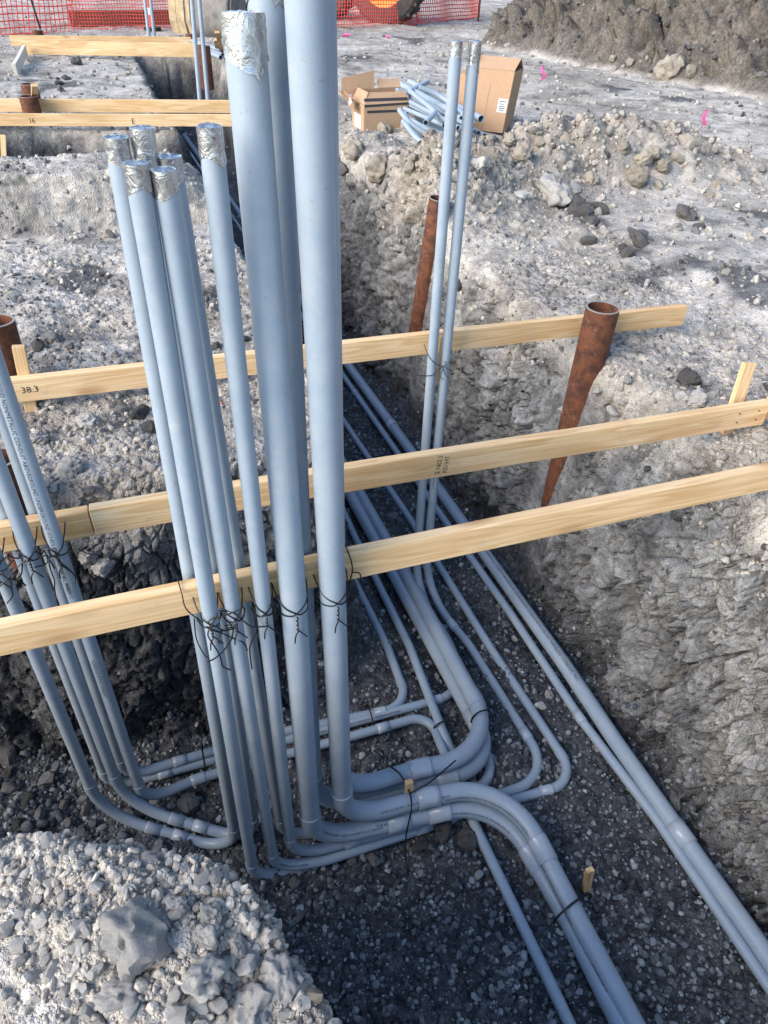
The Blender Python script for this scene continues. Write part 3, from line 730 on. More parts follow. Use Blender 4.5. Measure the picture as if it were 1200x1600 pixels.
# ------------------------------------------------------------------ lumber
def board(name, label, cat, p0, p1, hgt=.11, thk=.040, group=None, mat=None, up=(0, 0, 1), parent=None):
    """p0, p1: ends of the lower front edge"""
    p0, p1 = np.array(p0, float), np.array(p1, float); x = p1 - p0; ln = np.linalg.norm(x); x /= ln
    u = np.array(up, float); u -= u @ x * x; u /= np.linalg.norm(u); y = np.cross(u, x)
    bm = bmesh.new(); bmesh.ops.create_cube(bm, size=1)
    for v in bm.verts: v.co = Vector(((v.co.x + .5) * ln, (v.co.y + .5) * thk, (v.co.z + .5) * hgt))
    bmesh.ops.bevel(bm, geom=bm.edges[:], offset=min(.0035, thk * .12), segments=2, profile=.6, affect='EDGES')
    if ln > .8:
        ed = [e for e in bm.edges if abs(e.verts[0].co.x - e.verts[1].co.x) > ln * .8]
        bmesh.ops.subdivide_edges(bm, edges=ed, cuts=8)
        for v in bm.verts:
            t = v.co.x / ln; k = abs(hash(label)) if False else len(label)
            v.co.y += .004 * math.sin(3.1 * t + k); v.co.z += .003 * math.sin(4.3 * t + 2 * k)
    me = bpy.data.meshes.new(name); bm.to_mesh(me); bm.free(); me.materials.append(mat or WOOD)
    o = bpy.data.objects.new(name, me)
    m = Matrix.Identity(4)
    for i in range(3): m[i][0] = x[i]; m[i][1] = y[i]; m[i][2] = u[i]; m[i][3] = p0[i]
    o.matrix_world = m; link(o)
    if parent is not None:
        o.parent = parent; o.matrix_parent_inverse = parent.matrix_world.inverted()
    return tag(o, label, cat, group)
def board_text(bo, txt, x, z, size, rot=0, name='lettering'):
    V, Fc = text_mesh(txt, size); c, s = math.cos(rot), math.sin(rot)
    V = np.stack([x + V[:, 0] * c - V[:, 1] * s, np.full(len(V), -.0012 - .004), z + V[:, 0] * s + V[:, 1] * c], 1)
    # follow the slight bow of the board face
    ln = max(v.co.x for v in bo.data.vertices); fr = [v for v in bo.data.vertices if v.co.y < .012]
    for k in range(len(V)):
        n = sorted(fr, key=lambda q: abs(q.co.x - V[k, 0]))[:6]; V[k, 1] = min(q.co.y for q in n) - .0007
    return mk(name, V, Fc, INK, bo)
GB = 'pine boards spanning the trench'
b1 = board('lumber_board', 'nearest pine board crossing the picture, with the thick conduits tied to it', 'board', W(-1.6, 1.577, .045), W(3.1, 1.577, .05), group=GB)
b2 = board('lumber_board', 'second pine board from the camera, stamped 2 NO.2 in the middle', 'board', W(-.30, 2.046, .045), W(2.475, 1.986, .05), group=GB)
b2b = board('lumber_board', 'short pine board at the left edge spliced to the second board', 'board', W(-2.0, 2.06, .03), W(-.305, 2.05, .04), group=GB, hgt=.105)
b2c = board('lumber_board', 'pine board nailed across the right end of the second board', 'board', W(2.522, 2.06, .05), W(2.492, 1.628, .05), group=GB)
b3 = board('lumber_board', 'third pine board marked 38.3, resting against the rusty casing', 'board', W(-.66, 3.08, .045), W(2.79, 2.962, .05), group=GB)
board_text(b3, '38.3', .085, .040, .042)
V2 = (AB(P(693, 738, .1))[0] + .30)
board_text(b2, '2 NO.2', V2, .018, .028, math.pi / 2 - .12); board_text(b2, 'KD HT', V2 + .030, .018, .026, math.pi / 2 - .12)
for k, (bo, xs) in enumerate(((b1, (.35, 3.9, 4.3)), (b2, (2.62, 2.72)), (b3, (.03, 2.85)))):
    for x in xs:
        for z in (.035, .078):
            V, Fc = tube([(x, -.0065, z), (x, .006, z)], .0022, 8); mk('nail', V, Fc, DARKSTEEL, bo)
def stake(label, ptop, pbot, wd=.038, th=.018, group='wooden stakes', name='wooden_stake', facing=None):
    ptop, pbot = np.array(ptop, float), np.array(pbot, float); x = ptop - pbot
    side = E1 if facing is None else facing
    return board(name, label, 'stake', pbot, ptop, hgt=wd, thk=th, group=group, up=side)
stake('wooden stake leaning behind the right end of the second board', W(2.37, 2.12, .30), W(2.305, 2.035, -.18), .062, .024)
stake('ribbed wooden stake beside the rusty casing at the left edge', W(-.565, 3.145, .28), W(-.60, 3.125, -.12), .05, .03)
stake('short wooden block tied between the two right-hand stub conduits', W(1.332, 2.955, .17), W(1.325, 2.955, -.07), .034, .016)
stake('small wooden peg standing on the floor beside the thick curved conduits', P(914, 1357, -1.36), P(905, 1405, -1.66), .034, .022)
stake('small wooden peg wedged between the thick elbows', P(632, 1219, -1.27), P(632, 1300, -1.62), .034, .026)

# ------------------------------------------------------------------ steel casings
def casing(label, top, bot, r=.083, n=32, thick=.008):
    top, bot = np.array(top, float), np.array(bot, float); pl = [bot + (top - bot) * t for t in np.linspace(0, 1, 7)]
    V, Fc = hollow(pl, r, r - thick, n); o = mk('steel_casing', V - np.array(bot), Fc, RUST, None, None, True); o.location = bot
    for p in o.data.polygons: p.use_smooth = True
    o.data.set_sharp_from_angle(angle=math.radians(50)) if hasattr(o.data, 'set_sharp_from_angle') else None
    k = MB(); ax = (top - bot) / np.linalg.norm(top - bot); V, Fc = hollow([top - ax * .002 - bot, top + ax * .0015 - bot], r + .0006, r - thick - .0006, n); mk('cut_edge', V, Fc, CUT, o)
    return tag(o, label, 'steel pipe', 'rusty steel casings')
casing('rusty steel casing standing in the right bank in front of the third board', W(2.165, 2.865, .262), W(2.145, 2.87, -1.0), .084)
casing('rusty steel casing behind the two tall stub conduits at the trench edge', W(2.135, 4.95, .24), W(2.06, 5.02, -.80), .075)
casing('rusty steel casing cut off by the left edge behind the third board', W(-.635, 3.32, .32), W(-.66, 3.3, -.4), .082)
casing('rusty steel casing low at the left edge between the left conduits', W(-.60, 2.42, .18), W(-.62, 2.42, -.3), .07)

# ------------------------------------------------------------------ tie wire
def wire(label, paths, r=.0023):
    mb = MB()
    for p in paths: mb.tube(p, r, 6)
    allp = np.vstack(paths); off = np.array([allp[:, 0].mean(), allp[:, 1].mean(), allp[:, 2].min()])
    o = mb.build('tie_wire', WIRE, None, off, True); o.location = off
    return tag(o, label, 'tie wire', 'black tie wires')
def smooth_path(pts, n=8):
    pts = np.array(pts, float); out = []
    q = np.vstack([2 * pts[0] - pts[1], pts, 2 * pts[-1] - pts[-2]])
    for i in range(1, len(q) - 2):
        for t in np.arange(n) / n:
            out.append(.5 * ((2 * q[i]) + (-q[i - 1] + q[i + 1]) * t + (2 * q[i - 1] - 5 * q[i] + 4 * q[i + 1] - q[i + 2]) * t * t + (-q[i - 1] + 3 * q[i] - 3 * q[i + 1] + q[i + 2]) * t ** 3))
    out.append(q[-2]); return np.array(out)
def tie_paths(a, b, z, r, g, back=.055, mess=1, tail=.07):
    """loops round a pipe at (a,b) and the board behind it, crossing at the front and twisted into a tail"""
    ps = []; rr = r + .0025
    c = lambda th, zz, k=1.0: W(a + rr * k * math.sin(th), b - rr * k * math.cos(th), zz)
    for s in (1, -1):                                    # two strands that cross in front
        pts = [W(a - s * (r + .012), b + back, z + .055), W(a - s * (rr + .006), b + .02, z + .045)]
        pts += [c(-s * t, z + .032 - .05 * k / 5) for k, t in enumerate(np.radians([85, 60, 36, 12]))]
        pts += [c(s * t, z - .012 - .004 * k) for k, t in enumerate(np.radians([12, 40, 68, 92]))]
        pts += [W(a + s * (rr + .008), b + .03, z - .03), W(a + s * (r + .01), b + back, z - .045)]
        ps.append(smooth_path(pts, 5))
    t0 = c(0, z - .012, 1.12)
    tw = [t0 + W(.003 * math.sin(k * 2.2), -.004 + .003 * math.cos(k * 2.2), -k * tail / 9) for k in range(10)]
    ps.append(np.array(tw)); e = tw[-1]
    ps.append(smooth_path([e, e + W(-.012, -.006, -.018), e + W(-.016, -.008, -.045)], 4)); ps.append(smooth_path([e, e + W(.014, -.005, -.016), e + W(.024, -.01, -.026)], 4))
    for k in range(mess):
        p = c(g.uniform(-1.4, 1.4), z + g.uniform(-.03, .04), 1.2); pts = [p]
        vel = np.array([g.normal(0, .016), g.normal(-.002, .006), g.normal(-.010, .014)])
        for j in range(6): vel = .75 * vel + np.array([g.normal(0, .010), g.normal(-.001, .004), g.normal(-.003, .010)]); pts.append(pts[-1] + W(*vel))
        ps.append(smooth_path(pts, 5))
    return ps
gw = np.random.default_rng(5)
for lb, a, b, z, r, mess in (('tie wire twisted round the left thick conduit at the near board', .268, bF, .05, R_BIG, 0),
                             ('tie wire crossed round the tallest thick conduit at the near board', .398, bF, .055, R_BIG, 0),
                             ('tie wire round the lone thin conduit left of the thick ones', .178, bF, .06, R_SM, 2),
                             ('tangle of tie wire on the second thin conduit of the middle bundle', .087, bF, .065, R_SM, 3),
                             ('big loose tangle of tie wire hanging on the leftmost thin conduit at the near board', .014, bF, .065, R_SM, 5),
                             ('tie wire tangle on the printed conduit at the second board', -.412, 1.965, .09, R_SM, 4),
                             ('tie wire tangle on the middle conduit of the left bundle', -.497, 1.965, .09, R_SM, 5),
                             ('loops of tie wire on the outermost left conduit', -.60, 1.965, .07, R_SM, 4)):
    wire(lb, tie_paths(a, b, z, r, gw, mess=mess, tail=.06 if mess == 0 else .04))
pq = [smooth_path([W(1.255, 2.97, .13), W(1.262, 2.915, .09), W(1.29, 2.898, .06), W(1.33, 2.897, .04), W(1.37, 2.896, .06), W(1.385, 2.92, .10), W(1.385, 2.97, .12)]),
      smooth_path([W(1.23, 2.96, -.03), W(1.265, 2.91, -.01), W(1.29, 2.90, .0), W(1.33, 2.897, .035), W(1.36, 2.896, .02), W(1.39, 2.91, .0)]),
      smooth_path([W(1.33, 2.895, .035), W(1.345, 2.89, .0), W(1.365, 2.885, -.03)]), smooth_path([W(1.335, 2.895, .03), W(1.32, 2.89, -.01), W(1.335, 2.88, -.03)])]
wire('thin tie wire crossed round the two right-hand stub conduits at the third board', pq, .0017)
wire('tie wire looped over the near board right of the tallest conduit', [smooth_path([W(.462, 1.625, .165), W(.463, 1.565, .155), W(.468, 1.565, .10), W(.455, 1.56, .04), W(.47, 1.555, .01)]),
      smooth_path([W(.468, 1.563, .10), W(.49, 1.56, .092), W(.495, 1.556, .07)])], .0022)
wire('tie wire strand over the near board at the left of the middle bundle', [smooth_path([W(-.055, 1.625, .17), W(-.05, 1.565, .155), W(-.045, 1.562, .09), W(.0, 1.54, .03), W(.03, 1.51, -.03)]),
      smooth_path([W(-.03, 1.56, .05), W(-.035, 1.55, -.03), W(-.02, 1.54, -.10), W(.0, 1.535, -.12)])], .0020)
def band(label, pts, r=.0045):
    return tag(wire(label, [smooth_path(pts, 5)], r), label, 'strap', 'black straps round the floor conduits')
def ring_pts(px, z, rx, tilt, n=14, up=.052):
    """a loop across pipes at photo pixel px on height z; rx half width across, tilt = direction across"""
    c = P(px[0], px[1], z); d = np.array([math.cos(tilt), math.sin(tilt), 0])
    return [c + d * rx * math.cos(t) + EZ * (up * math.sin(t)) for t in np.linspace(-.25, math.pi + .25, n)]
band('black strap over the pair of thick conduits running towards the camera', ring_pts((895, 1420), -1.46, .100, .55, 14, .078))
band('black strap round the top thick elbow where it turns up the trench', ring_pts((752, 1122), -1.375, .055, .35, 14, .062))
band('black strap pulling the small peg and the thick elbows together', [P(608, 1196, -1.31), P(625, 1210, -1.30), P(640, 1238, -1.30), P(643, 1262, -1.305), P(638, 1288, -1.38), P(634, 1310, -1.45), P(634, 1345, -1.53)], .004)
band('black tail of strap sticking up over the thick elbows', [P(640, 1240, -1.30), P(672, 1222, -1.27), P(712, 1188, -1.25)], .0035)
band('black strap round two thin conduits left of the trench bend', ring_pts((578, 1120), -1.545, .07, 1.9))
band('black strap round the thin runs below the dark back wall', ring_pts((319, 1185), -1.51, .075, 1.9))
band('black strap crossing two thin conduits at the floor bend', ring_pts((695, 1136), -1.53, .06, .25))

# ------------------------------------------------------------------ distant boards, stakes and casings
GD = 'boards of the far trench'
bA = board('lumber_board', 'far pine board lettered E, nearer of the pair across the side trench', 'board', P(-60, 196, .05), P(470, 199, .05), .115, .04, GD)
for tx, pxx in (('E', 207), ('1', 46), ('6', 51)): board_text(bA, tx, float(np.linalg.norm(P(pxx, 197, .05) - P(-60, 196, .05))), .025, .075)
board('lumber_board', 'far pine board behind the lettered one, beside the double casings', 'board', P(-60, 174, .05), P(470, 178, .05), .13, .04, GD)
board('lumber_board', 'farthest low pine board at the end of the trench, front one', 'board', P(36, 85, .05), P(316, 90, .05), .20, .04, GD)
board('lumber_board', 'farthest pine board at the end of the trench, rear one behind the casing', 'board', P(18, 72, .05), P(300, 74, .05), .16, .04, GD)
board('lumber_board', 'short pale board lying at an angle at the left far trench end', 'board', P(28, 118, .02), P(44, 86, .05), .14, .05, GD, WHITEWOOD, up=E2 * 0 + EZ)
stake('slim wooden stake at the left picture edge beside the side trench', P(1, 212, .35), P(5, 312, -.05), .04, .02)
stake('yellow wooden stake inside the double casings', P(48, 131, .40), P(50, 165, .0), .07, .03)
stake('tall leaning wooden stake near the machine bucket', P(335, 48, .55), P(344, 80, .0), .07, .03)
stake('short wooden stake near the machine bucket', P(334, 60, .35), P(336, 76, .0), .07, .03)
for lb, tp, bt, r in (('dark rusty casing at the far left trench end below the fence post', (60, 47), (62, 66), .10),
                      ('dark casing, rear one of the pair behind the far boards', (51, 131), (52, 160), .10),
                      ('dark casing, front one of the pair behind the far boards', (51, 150), (53, 186), .10),
                      ('rusty casing at the right end of the farthest boards', (322, 71), (321, 106), .11),
                      ('small rusty casing beside the pale loose conduits', (297, 53), (298, 66), .09)):
    base = P(bt[0], bt[1], 0.); top = base.copy()
    Yb = base @ E2; top = PB(tp[0], tp[1], Yb); casing(lb, np.array([base[0], base[1], top[2]]), base - EZ * .3, r, 18)
GP = 'distant upright conduits'
def far_up(label, top, mid, low, r=.030):
    Yb = P(mid[0], mid[1], .1) @ E2
    p0, p1 = PB(top[0], top[1], Yb), PB(low[0], low[1], Yb)
    conduit(label, [(p0, 0), (p1, 0)], r, GP)
far_up('left upright conduit of the pair tied to the farthest boards', (222, -40), (231, 68), (243, 152))
far_up('right upright conduit of the pair tied to the farthest boards', (231, -40), (239, 68), (251, 152))
far_up('left upright conduit of the pair tied to the lettered far board', (295, -60), (313, 165), (316, 205), .024)
far_up('right upright conduit of the pair tied to the lettered far board', (306, -60), (326, 165), (329, 205), .024)
for k, (s0, s1, zz) in enumerate((((275, 62), (345, 90), .10), ((280, 66), (348, 86), .05), ((300, 64), (350, 80), .05))):
    conduit(('pale loose conduit topmost by the far casing', 'pale loose conduit nearest by the far casing', 'pale loose conduit rearmost by the far casing')[k],
            [(P(*s0, zz), 0), (P(*s1, zz), 0)], .035, 'loose conduits by the far casing', end='open')

# ------------------------------------------------------------------ cartons and loose conduit pile
def quad_panel(mb, c4, t, nrm):
    c4 = [np.array(c, float) for c in c4]; nrm = np.array(nrm, float)
    V = [c - nrm * t / 2 for c in c4] + [c + nrm * t / 2 for c in c4]
    mb.add(V, [[3, 2, 1, 0], [4, 5, 6, 7]] + [[i, (i + 1) % 4, 4 + (i + 1) % 4, 4 + i] for i in range(4)])
def panel(name, c4, mat, parent, off, t=.007):
    c4 = [np.array(c, float) for c in c4]; n = np.cross(c4[1] - c4[0], c4[3] - c4[0]); n /= np.linalg.norm(n)
    mb = MB(); quad_panel(mb, c4, t, n); return mb.build(name, mat, parent, off)
# tall carton
o0 = P(722, 203, 0.); o0[2] = drop(o0) ; xr = P(785, 208, o0[2]) - o0; xr[2] = 0; wv = xr / np.linalg.norm(xr); dv = np.array([-wv[1], wv[0], 0])
tb = tag(empty('cardboard_box', o0), 'tall closed cardboard box standing right of the loose conduits', 'box')
wd, dp, hg = .48, .34, .60; tl = wv * .05
c = lambda i, j, k, tilt=.06: o0 + wv * wd * i + dv * dp * j + EZ * hg * k + wv * tilt * k
panel('front_panel', [c(0, 0, 0), c(1, 0, 0), c(1, 0, 1), c(0, 0, 1)], CARD, tb, o0); panel('side_panel', [c(0, 1, 0), c(0, 0.01, 0), c(0, .01, 1), c(0, 1, 1)], CARD, tb, o0)
panel('side_panel', [c(1, 0.01, 0), c(1, 1, 0), c(1, 1, 1), c(1, .01, 1)], CARD, tb, o0); panel('back_panel', [c(0, 1, 0), c(1, 1, 0), c(1, 1, 1), c(0, 1, 1)], CARD, tb, o0)
panel('top_flap', [c(.01, 0, 1.004), c(.99, 0, 1.004), c(.99, .55, 1.17), c(.01, .55, 1.17)], CARD, tb, o0)
panel('top_flap', [c(.01, 1, 1.004), c(.99, 1, 1.004), c(.99, .57, 1.17), c(.01, .57, 1.17)], CARD, tb, o0)
panel('corner_flap', [c(-.01, .05, 1), c(-.01, .8, 1), c(-.03, .7, 1.22), c(-.03, .1, 1.22)], CARD, tb, o0)
f_ = lambda x, z, e=.006: c(x, 0, z) - dv * e
lb_ = panel('shipping_label', [f_(.76, .34), f_(.98, .34), f_(.98, .56), f_(.76, .56)], WHITE, tb, o0, .002)
for k, (x0, x1, z0) in enumerate(((.79, .95, .51), (.79, .90, .47), (.80, .94, .43), (.80, .94, .40), (.82, .92, .37))):
    panel('print_line', [f_(x0, z0, .0095), f_(x1, z0, .0095), f_(x1, z0 + .014, .0095), f_(x0, z0 + .014, .0095)], INK, lb_, o0, .001)
panel('seam_tape', [f_(.48, .0, .0045), f_(.5, 0, .0045), f_(.5, .8, .0045), f_(.48, .8, .0045)], CARD_IN, tb, o0, .001)
# second carton just behind
o1 = P(704, 196, 0.); o1[2] = drop(o1)
sb = tag(empty('cardboard_box', o1), 'smaller cardboard box half hidden behind the tall one and the stub conduits', 'box')
c1 = lambda i, j, k: o1 + wv * .34 * i + dv * .3 * j + EZ * .52 * k
for nm, q in (('front_panel', [(0, 0, 0), (1, 0, 0), (1, 0, 1), (0, 0, 1)]), ('side_panel', [(0, 1, 0), (0, .02, 0), (0, .02, 1), (0, 1, 1)]), ('side_panel', [(1, .02, 0), (1, 1, 0), (1, 1, 1), (1, .02, 1)]), ('back_panel', [(0, 1, 0), (1, 1, 0), (1, 1, 1), (0, 1, 1)]), ('top_flap', [(0, 0, 1.01), (1, 0, 1.01), (1, 1, 1.01), (0, 1, 1.01)])):
    panel(nm, [c1(*t) for t in q], CARD, sb, o1)
# torn open carton
o2 = P(569, 207, 0.); o2[2] = drop(o2) - .01; u2 = np.array([.92, .38, 0]); u2 /= np.linalg.norm(u2); v2 = np.array([-u2[1], u2[0], 0])
ob = tag(empty('cardboard_box', o2), 'open torn cardboard box with black tape bands and raised flap', 'box')
c2 = lambda i, j, k: o2 + u2 * .52 * i + v2 * .40 * j + EZ * .42 * k
for nm, q, m_ in (('front_panel', [(0, 0, 0), (1, 0, 0), (1, 0.0, .72), (.0, 0.0, .72)], CARD), ('side_panel', [(0, 1, 0), (0, .02, 0), (0, .02, .72), (0, 1, .72)], CARD), ('side_panel', [(1, .02, 0), (1, 1, 0), (1, 1, .9), (1, .02, .9)], CARD_IN), ('back_panel', [(0, 1, 0), (1, 1, 0), (1, 1, .95), (0, 1, .95)], CARD_IN),
                  ('front_flap', [(.0, .0, .725), (1, 0, .725), (.97, .14, .98), (.10, .16, .98)], CARD), ('side_flap', [(0, 1, .725), (0, .02, .725), (.12, .12, .99), (.12, .95, .99)], CARD),
                  ('raised_flap', [(-.25, 1.05, .80), (.52, 1.05, .92), (.52, 1.10, 1.36), (-.22, 1.10, 1.20)], CARD), ('torn_flap', [(-.02, 1.0, .70), (-.02, .35, .72), (-.36, .45, .86), (-.34, 1.05, .95)], CARD),
                  ('torn_flap', [(-.16, .2, .55), (-.16, .75, .6), (-.26, .75, .95), (-.22, .3, .88)], CARD_IN), ('flap', [(.60, 1.05, .95), (1.15, 1.05, .95), (1.18, 1.3, 1.12), (.65, 1.3, 1.14)], CARD)):
    panel(nm, [c2(*t) for t in q], m_, ob, o2)
e_ = .010
for z0, z1, dz in ((.80, .86, .0), (.70, .755, .03), (.535, .59, 0.0)):
    j0 = -.012 if z0 < .72 else (z0 - .725) / .255 * .14 - .018; j1 = -.012 if z0 < .72 else (z1 - .725) / .255 * .14 - .018
    panel('tape_strip', [c2(.06 if z0 < .6 else .0, j0 - .004, z0 - dz), c2(1, j0 - .004, z0), c2(1, j1 - .004, z1), c2(.06 if z0 < .6 else .0, j1 - .004, z1 - dz)], BLACKTAPE, ob, o2, .003)
panel('shipping_label', [c2(-.012, .75, .12), c2(-.012, .25, .12), c2(-.012, .25, .45), c2(-.012, .75, .45)], WHITE, ob, o2, .003)
panel('shipping_label', [c2(-.17, .3, .62), c2(-.17, .6, .62), c2(-.22, .6, .84), c2(-.22, .3, .84)], WHITE, ob, o2, .003)
panel('sticker', [c2(.84, -.012, .05), c2(.985, -.012, .05), c2(.985, -.012, .26), c2(.84, -.012, .26)], WHITE, ob, o2, .003)
# loose conduit pile: each pipe its own thing, ends given in photo pixels and height over ground
gp = np.random.default_rng(21)
pile = [((622, 130), (712, 178), .30, .036, 'large pale conduit lying on top of the pile against the tall box'), ((640, 128), (752, 186), .26, .036, 'large conduit at the rear of the pile'),
        ((605, 140), (722, 186), .26, .036, 'large conduit across the middle of the pile with its bore showing'), ((628, 150), (668, 128), .32, .032, 'short conduit slanting up at the pile rear'),
        ((665, 192), (680, 176), .32, .026, 'short stub crossing on top of the pile'), ((626, 152), (700, 190), .28, .023, 'thin conduit third from the top of the pile'),
        ((632, 160), (716, 200), .25, .023, 'thin conduit fourth from the top of the pile'), ((628, 168), (694, 196), .22, .023, 'thin conduit in the lower middle of the pile'),
        ((640, 168), (735, 206), .2, .023, 'thin conduit whose bore faces the gap between stubs'), ((650, 160), (748, 208), .17, .023, 'thin conduit running out right of the stubs'),
        ((700, 180), (757, 212), .12, .023, 'thin conduit end lying in front of the tall box'), ((627, 178), (672, 205), .16, .023, 'short conduit end low in the pile'),
        ((628, 186), (664, 212), .10, .023, 'short conduit end lowest in the pile'), ((640, 150), (738, 200), .24, .023, 'thin conduit half covered in the pile'),
        ((655, 190), (740, 222), .06, .023, 'thin conduit resting on the ground under the pile'), ((636, 190), (722, 218), .10, .023, 'thin conduit beside the lowest one of the pile')]
for k, (s0, s1, z, r, lb) in enumerate(pile):
    conduit(lb, [(P(*s0, z), 0), (P(*s1, z), 0)], r, 'loose conduits in the pile', end='open', seed=40 + k)
for k, (pp, lb) in enumerate(((((640, 142), (672, 168), (700, 196), (722, 226), .22), 'bent thin conduit draped over the middle of the pile'), (((624, 172), (642, 196), (676, 216), (704, 222), .14), 'bent thin conduit at the left front of the pile'), (((655, 136), (690, 150), (715, 172), (738, 190), .30), 'bent thin conduit over the rear of the pile'), (((622, 140), (640, 200), (668, 232), (710, 244), .05), 'bent conduit sweep in front of the pile, longer one'), (((630, 190), (655, 222), (690, 236), (716, 232), .09), 'bent conduit sweep in front of the pile, shorter one'))):
    zz = pp[-1]; conduit(lb, [(P(*pp[0], zz + .18), 0), (P(*pp[1], zz + .1), None), (P(*pp[2], zz), .35, ''), (P(*pp[3], zz), 0)], .025, 'loose conduits in the pile', end='open', seed=60 + k)

# ------------------------------------------------------------------ fence, posts, machine
def net(label, p0, p1, h, cell, lean=(0, 0, 0), sag=.05, seed=1):
    p0, p1 = np.array(p0, float), np.array(p1, float); L_ = np.linalg.norm(p1 - p0); nu = max(2, int(L_ / cell)); nv = max(2, int(h / cell))
    g = np.random.default_rng(seed); ln = np.array(lean, float); root = tag(empty('safety_fence', (p0 + p1) / 2), label, 'fence', 'orange safety net fence')
    X = (p1 - p0) / L_; Nn = np.array([-X[1], X[0], 0])
    def pt(u, v):
        return p0 + (p1 - p0) * u + EZ * h * v * (1 - sag * math.sin(u * 9.4) * v) + ln * v + Nn * .05 * math.sin(u * 14 + v * 3)
    mb = MB(); t = cell * .115
    for j in range(nv + 1):
        k = t * (2.0 if j in (0, nv) else 1)
        pl = [pt(i / 24, j / nv) for i in range(25)]; mb.tube(pl, k, 4)
    for i in range(nu + 1):
        pl = [pt(i / nu, j / 6) for j in range(7)]; mb.tube(pl, t, 4)
    mb.build('net', NET, root, (p0 + p1) / 2); return root
net('orange safety net panel at the top left with wide open mesh', P(-60, 58, 0), P(117, 50, 0), 1.25, .105, (.0, .45, 0), .05, 1)
net('orange safety net panel with fine mesh left of the machine bucket', P(112, 46, 0), P(276, 44, 0), 1.35, .062, (0, .1, 0), .05, 2)
net('orange safety net panel in front of the loader wheels', P(508, 45, 0), P(655, 38, 0), 1.5, .075, (0, .12, 0), .05, 3)
net('orange safety net panel right of the loader wheels', P(650, 38, 0), P(750, 27, 0), 1.6, .085, (0, .1, 0), .08, 4)
def post(label, px, h, r, mat, lean=(0, 0)):
    p = P(px[0], px[1], 0); V, Fc = tube([p - EZ * .2, p + EZ * h * .5 + np.array([lean[0], lean[1], 0]) * .5, p + EZ * h + np.array([lean[0], lean[1], 0])], r, 8)
    o = mk('fence_post', V - p, Fc, mat, None, None, True); o.location = p; return tag(o, label, 'fence post', 'fence posts')
post('thin dark steel fence post behind the far left casing', (67, 53), 1.5, .022, DARKSTEEL, (-.2, 0)); post('rusty steel fence post at the right end of the net by the spoil heap', (747, 32), 1.5, .03, RUST)
post('red-brown steel post where the net meets the machine bucket', (272, 48), 1.4, .03, RUST)
# traffic delineator
pd = P(239, 48, 0); td = tag(empty('traffic_delineator', pd), 'orange-red traffic post with white bands behind the far boards', 'traffic post')
for nm, z0, z1, r0, mt in (('base', 0, .07, .19, DARKSTEEL), ('lower_tube', .07, .30, .065, RED), ('reflective_band', .30, .42, .067, WHITE), ('upper_tube', .42, .78, .065, RED), ('reflective_band', .78, .93, .067, WHITE), ('top_tube', .93, 1.15, .065, RED)):
    V, Fc = tube([pd + EZ * z0, pd + EZ * z1], r0, 14); mk(nm, V, Fc, mt, td, pd, True)
# timber sill behind the net
board('timber_beam', 'long brown timber beam on the ground behind the fine mesh net', 'beam', P(112, 42, .0), P(290, 39, .0), .30, .2, None, BROWN)
# loader wheels
def wheel(root, off, c, ax, R_, wdt, rimR):
    ax = ax / np.linalg.norm(ax); prof = [(-.5, .62), (-.5, .80), (-.47, .93), (-.36, 1.0), (.36, 1.0), (.47, .93), (.5, .80), (.5, .62)]
    u = np.cross(ax, EZ); u /= np.linalg.norm(u); v = np.cross(u, ax); n = 40; V = []; Fc = []
    for i in range(n):
        t = i * 2 * math.pi / n; d = math.cos(t) * u + math.sin(t) * v
        for (x, rr) in prof: V.append(c + ax * x * wdt + d * rr * R_)
    m = len(prof)
    for i in range(n):
        for j in range(m): Fc.append([i * m + j, ((i + 1) % n) * m + j, ((i + 1) % n) * m + (j + 1) % m, i * m + (j + 1) % m])
    mb = MB(); mb.add(V, Fc)
    for i in range(22):                                             # chevron lugs
        for s in (-1, 1):
            t = (i + .25 * (s + 1)) * 2 * math.pi / 22; d = math.cos(t) * u + math.sin(t) * v; e = -math.sin(t) * u + math.cos(t) * v
            mb.box(c + d * R_ * 1.005 + ax * s * wdt * .24, ax * wdt * .23 + e * .05 * s, e * .035, d * .035)
    ty = mb.build('tyre', RUBBER, root, off, False)
    mb = MB(); V = []; Fc = []
    for k, (x, rr) in enumerate(((-.52, .02), (-.50, .18), (-.30, .24), (-.28, .45), (-.44, .55), (-.46, .63), (.46, .63), (.44, .55), (.2, .4), (.2, .02))):
        for i in range(32):
            t = i * 2 * math.pi / 32; V.append(c + ax * x * wdt + (math.cos(t) * u + math.sin(t) * v) * rr * R_)
    for k in range(9):
        for i in range(32): Fc.append([k * 32 + i, k * 32 + (i + 1) % 32, (k + 1) * 32 + (i + 1) % 32, (k + 1) * 32 + i])
    mb.add(V, Fc); rim = mb.build('rim', YELLOW, root, off, True)
    mb = MB()
    for i in range(10):
        t = i * 2 * math.pi / 10; q = c - ax * wdt * .29 + (math.cos(t) * u + math.sin(t) * v) * R_ * .33; mb.tube([q, q - ax * .05], .022, 6)
    bt = mb.build('wheel_nuts', YELLOW, rim, off)
wc = P(604, 37, 0); Rw = 1.0; wc = wc + EZ * Rw * .97; axw = np.array([.34, .94, 0])
ld = tag(empty('wheel_loader', wc - EZ * Rw), 'yellow wheel loader seen only by its muddy wheels behind the orange net', 'loader')
wheel(ld, wc - EZ * Rw, wc, axw, Rw, .62, .6); w2 = wc + np.array([-1.75, 1.0, 0]); wheel(ld, wc - EZ * Rw, w2, axw, Rw, .62, .6)
mb = MB(); mb.box(wc + axw * 1.1 + np.array([-.9, .4, .25]), np.array([1.9, -.1, 0]), axw * .35, EZ * .28); mb.build('chassis', YELLOW, ld, wc - EZ * Rw)
